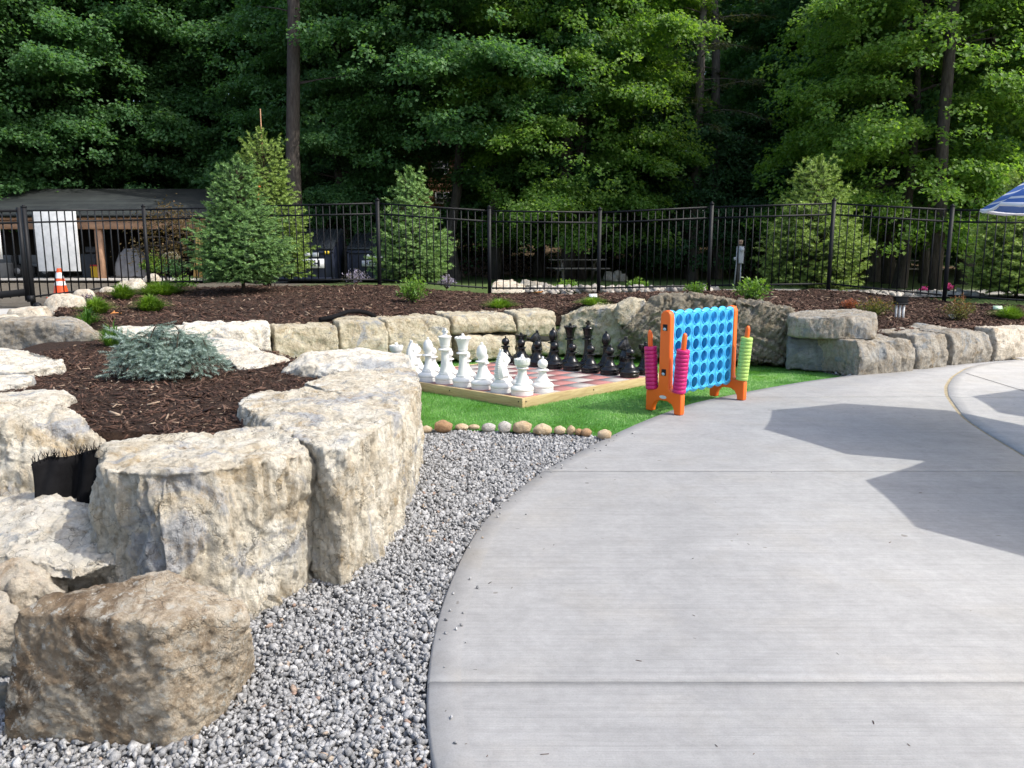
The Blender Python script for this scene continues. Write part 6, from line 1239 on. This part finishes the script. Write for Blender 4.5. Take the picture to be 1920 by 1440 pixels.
V, F, a_ = pebbles(P, rs.uniform(.06, .14, n), 98, .1); o = mk('pebbles', V, F, leaf_mat('cobbles', [(0, (.22, .2, .18)), (.5, (.38, .35, .31)), (1, (.55, .5, .44))], .001), attrs={'rnd': a_}); tag(o, 'strip of pale rounded cobbles along the lawn behind the fence', 'cobbles', kind='stuff')
# rocks and litter behind the right fence panels
n = 160; xx = rs.uniform(X(1600, 17.5), X(1880, 17), n); yy = rs.uniform(17.2, 18.6, n); V, F, a_ = pebbles(np.c_[xx, yy, zt(xx, yy)+.05], rs.uniform(.04, .13, n), 99, .12); o = mk('rubble', V, F, bpy.data.materials['cobbles'], attrs={'rnd': a_}); tag(o, 'small pale rocks behind the fence below the bench', 'rubble', kind='stuff')
# stone pile
for i, (px, py, s_) in enumerate([(1142,516,.3),(1158,514,.26),(1166,520,.28),(1150,521,.3)]):
    c = A(px, py, 27.5); c[2] = max(c[2], float(zt(c[0], 27.5))+.08); rock('boulder', [c+np.array([s_*math.cos(a)*rs.uniform(.8, 1.1), s_*.8*math.sin(a), -.2]) for a in np.linspace(0, 6, 7)]+[c+np.array([s_*.6*math.cos(a), s_*.5*math.sin(a), s_*.5]) for a in np.linspace(0, 6, 6)], M['greytan'], ['leftmost stone of the pile right of the picnic table','top stone of the pile right of the picnic table','rightmost stone of the pile right of the picnic table','lowest middle stone of the pile right of the picnic table'][i], group='stone pile on the lawn', vox=.07, seed=110+i)
# ---------- electric meter post ----------
Ym = 22.0; mz = float(zt(A(1385, 520, Ym)[0], Ym)); mx = A(1386, 500, Ym)[0]; o = empty('meter_post', (mx, Ym, mz), 'grey electric meter box on a post with a wooden number sign behind the fence', 'meter post')
zz = lambda py: A(1386, py, Ym)[2]-mz; M['greybox'] = simple('meter_grey', (.42, .44, .45), .5, .1); M['pvc'] = simple('grey_pipe', (.40, .41, .42), .5, .1)
mb = MB(); mb.box((-.0, .05, zz(450)/2), (.10, .10, zz(450))); mb.build('post', M['oldwood'], o)
mb = MB(); mb.box((.02, -.06, (zz(462)+zz(494))/2), (.13, .10, zz(462)-zz(494))); bx_ = mb.build('meter_box', M['greybox'], o, bevel=.008)
mb = MB(); mb.tube([(.02, -.10, zz(468)), (.02, -.19, zz(468))], .05, 16); mb.build('meter', simple('meter_glass', (.5, .52, .54), .2), bx_)
mb = MB(); mb.box((.0, -.03, zz(454)), (.12, .03, .12)); sg = mb.build('number_sign', simple('sign_wood', (.42, .30, .20), .7), o); text('number', '81', .10, (.0, -.047, zz(454)), (math.pi/2, 0, 0), simple('sign_paint', (.12, .05, .03), .6), sg, .002)
mb = MB(); mb.tube([(-.09, -.03, zz(462)), (-.09, -.03, zz(494)), (-.13, -.03, 0)], .018, 8); mb.build('conduit', M['pvc'], o); mb = MB(); mb.tube([(.03, -.05, zz(494)), (.03, -.05, 0)], .018, 8); mb.build('conduit', M['pvc'], o); mb = MB(); mb.box((-.15, -.05, zz(485)), (.05, .05, .09)); mb.build('switch_box', M['greybox'], o)
# ---------- junction box on pipes, tags, hose, stick ----------
p = onbed(1686, 596); s_ = spx(p, 1); o = empty('junction_box', p, 'black junction box standing on three white pipes in the mulch', 'junction box', rz=-.1); M['whitepvc'] = simple('white_pvc', (.62, .62, .60), .5, .06)
mb = MB(); mb.box((0, 0, 33*s_), (22*s_, .12, 11*s_)); mb.box((0, 0, 39.2*s_), (25*s_, .14, 2*s_)); mb.box((0, 0, 26.5*s_), (24*s_, .13, 3*s_)); mb.build('box', M['black_metal'], o, bevel=.006)
for k in (-1, 0, 1): mb = MB(); mb.tube([(k*6.5*s_, 0, -.1), (k*6.5*s_, 0, 26*s_)], 2.2*s_, 12); mb.build('pipe', M['whitepvc'], o, smooth=True)
for px, py, w_, lab, rzz in ((1787, 600, 17, 'small white tag lying below the rounded olive shrub', .3), (1870, 583, 15, 'pale green plant tag beside the sedge tuft', -.4), (1112, 560, 15, 'white plant tag in the flat green tuft', .1)):
    p = onbed(px, py); mb = MB(); mb.box((0, 0, .04), (spx(p, w_), .10, .008), M=np.array([[1, 0, 0], [0, .8, -.6], [0, .6, .8]])); o = mb.build('plant_tag', simple('tag_white', (.72, .74, .70), .4) if px != 1870 else simple('tag_green', (.5, .66, .48), .4), loc=None); o.location = tuple(p+[0, 0, .02]); o.rotation_euler = (0, 0, rzz); tag(o, lab, 'plant tag')
mb = MB(); P = []
for px, py in ((600, 604), (625, 599), (652, 595), (672, 594), (690, 597), (706, 600)): q = hit(px, py+3, BVH_BED); q = q if q is not None else A(px, py, 11.6); P.append(q+[0, 0, .06+.05*(652 <= px <= 690)])
mb.tube(P, .035, 8); o = mb.build('drain_pipe', M['fabric'], smooth=True); tag(o, 'black corrugated pipe surfacing from the mulch behind the wall', 'pipe')
p = onbed(217, 590); mb = MB(); mb.add(chips(np.array([p+[0, 0, .03], p+[.07, .02, .02], p+[-.06, .03, .02]]), np.array([.16, .14, .12]), 5)[0], chips(np.array([p]*3), np.array([.1]*3), 5)[1].tolist()); o = mb.build('wood_scrap', simple('orange_wood', (.62, .25, .08), .8)); tag(o, 'orange split wood scrap on the left mulch', 'wood scrap')
p = A(1005, 551, 17.2); mb = MB(); mb.add(chips(np.array([p+[0, 0, .02], p+[.1, .05, .03]]), np.array([.28, .22]), 6)[0], chips(np.array([p]*2), np.array([.1]*2), 6)[1].tolist()); o = mb.build('wood_scrap', simple('orange_wood_b', (.62, .28, .09), .8)); tag(o, 'orange rust scrap under the fence near the pale boulder', 'wood scrap')
# ---------- umbrellas ----------
def umb_mat():
    t = NT('striped_canopy'); v = t.coord('Object'); sp = t.n('ShaderNodeSeparateXYZ'); t.set(sp.inputs[0], v); z = t.math('MULTIPLY', sp.outputs['Z'], 12.5); f = t.math('FRACT', z)
    m = t.ramp(f, [(0, (0, 0, 0)), (.74, (0, 0, 0)), (.76, (1, 1, 1)), (.98, (1, 1, 1)), (1, (0, 0, 0))], 'CONSTANT'); c = t.mix(m, (.10, .20, .52), (.76, .78, .82)); return t.bsdf(c, .75, t.bump(t.noise(v, 300, 2), .2, .001), .2, trans=.12, tcol=c)
M['canopy'] = umb_mat(); M['pole'] = simple('umbrella_pole', (.55, .55, .56), .4, .05, metal=.6); M['valance'] = simple('white_valance', (.72, .73, .76), .7, .05)
U0 = None
def umbrella(c, rz, lab, rad, ze, rise=.80):
    global U0
    if U0 is None:
        o = empty('patio_umbrella', c); n = 8; mb = MB(); V = [(0, 0, ze+rise)]; rings = 7; seg = 6
        for r_ in range(1, rings+1):
            for k in range(n):
                for q in range(seg):
                    u = q/seg; a0, a1 = 2*math.pi*k/n, 2*math.pi*(k+1)/n; x = math.cos(a0)*(1-u)+math.cos(a1)*u; y = math.sin(a0)*(1-u)+math.sin(a1)*u; f = r_/rings; sag = .05*math.sin(math.pi*u)*f
                    V.append((x*rad*f, y*rad*f, ze+rise*(1-f)**1.0-sag*.5+.06*math.sin(math.pi*f)*.6))
        m_ = n*seg; F = [[0, 1+k, 1+(k+1) % m_] for k in range(m_)]+[[1+r_*m_+k, 1+(r_+1)*m_+k, 1+(r_+1)*m_+(k+1) % m_, 1+r_*m_+(k+1) % m_] for r_ in range(rings-1) for k in range(m_)]
        mb.add(V, F); cp = mb.build('canopy', M['canopy'], o, smooth=True); cp.modifiers.new('s', 'SOLIDIFY').thickness = .003
        vb = MB(); L = [V[1+(rings-1)*m_+k] for k in range(m_)]; vb.add([(x*1.003, y*1.003, z+.004) for x, y, z in L]+[(x*1.008, y*1.008, z-.018-.015*abs(math.sin(k*1.05))) for k, (x, y, z) in enumerate(L)], [[k, (k+1) % m_, m_+(k+1) % m_, m_+k] for k in range(m_)]); vo = vb.build('valance', M['valance'], cp); vo.modifiers.new('s', 'SOLIDIFY').thickness = .003
        pb = MB(); pb.tube([(0, 0, .02), (0, 0, ze+rise+.05)], .019, 12); pb.lathe([(.03, 0), (.03, .04), (.001, .07)], (0, 0, ze+rise), 12); pb.build('pole', M['pole'], o, smooth=False)
        bb = MB(); bb.lathe([(.001, 0), (.26, 0), (.26, .05), (.2, .09), (.04, .11), (.03, .3), (.001, .3)], n=24); bb.build('base', simple('umbrella_base', (.05, .05, .055), .6), o, auto=40)
        for k in range(n): a = 2*math.pi*k/n; rb = MB(); rb.tube([(0, 0, ze+rise-.02), (math.cos(a)*rad*.5, math.sin(a)*rad*.5, ze+rise*.5+.01), (math.cos(a)*rad*.985, math.sin(a)*rad*.985, ze-.008)], .006, 5); rb.build('rib', M['pole'], o)
        U0 = o
    else: o = copy_tree(U0)
    o.location = tuple(c); o.rotation_euler = (0, 0, rz); return tag(o, lab, 'umbrella', 'blue striped umbrellas')
SHD = np.array([SUN_D.x/SUN_D.z, SUN_D.y/SUN_D.z])
ZE = 2.03
sc1 = np.mean([G(1436, 805)[:2], G(1940, 815)[:2]], 0)
umbrella((*(G(1436, 805)[:2]+SHD*ZE+np.array([1.27, .0])), 0), math.pi, 'blue and white striped umbrella cut by the right edge of the picture', 1.28, ZE)
umbrella((*(G(1608, 925)[:2]+SHD*ZE+np.array([1.30, -.35])), 0), .25, 'nearer striped umbrella outside the right edge casting the lower shadow', 1.28, ZE)
umbrella((*(G(1836, 762)[:2]+SHD*ZE+np.array([1.28, -.2])), 0), .1, 'striped umbrella outside the right edge over the pale pavement', 1.28, ZE)

# ---------- bits of leaf and stray stones on the concrete ----------
rs = np.random.RandomState(61); n = 90; y = 2.0+7.5*rs.uniform(0, 1, n)**1.6; x = x_left(y)+.05+rs.uniform(0, 1, n)**1.5*4.0
V, F, a_ = chips(np.c_[x, y, np.full(n, .003)], rs.uniform(.008, .03, n), 62); V[:, 2] = np.clip(V[:, 2]*.35, .001, .02)
o = mk('debris', V, F, M['mulch'], attrs={'rnd': a_}); tag(o, 'scattered dark bits of bark and leaf on the concrete path', 'debris', kind='stuff')
n = 46; y = 1.9+5.0*rs.uniform(0, 1, n); x = x_left(y)+.02+np.abs(rs.normal(0, .07, n)); r = rs.uniform(.005, .011, n); V, F, a_ = pebbles(np.c_[x, y, r*.6], r, 63)
o = mk('stray_gravel', V, F, M['gravel'], attrs={'rnd': a_}); tag(o, 'a few stray gravel stones on the edge of the concrete path', 'gravel', kind='stuff')
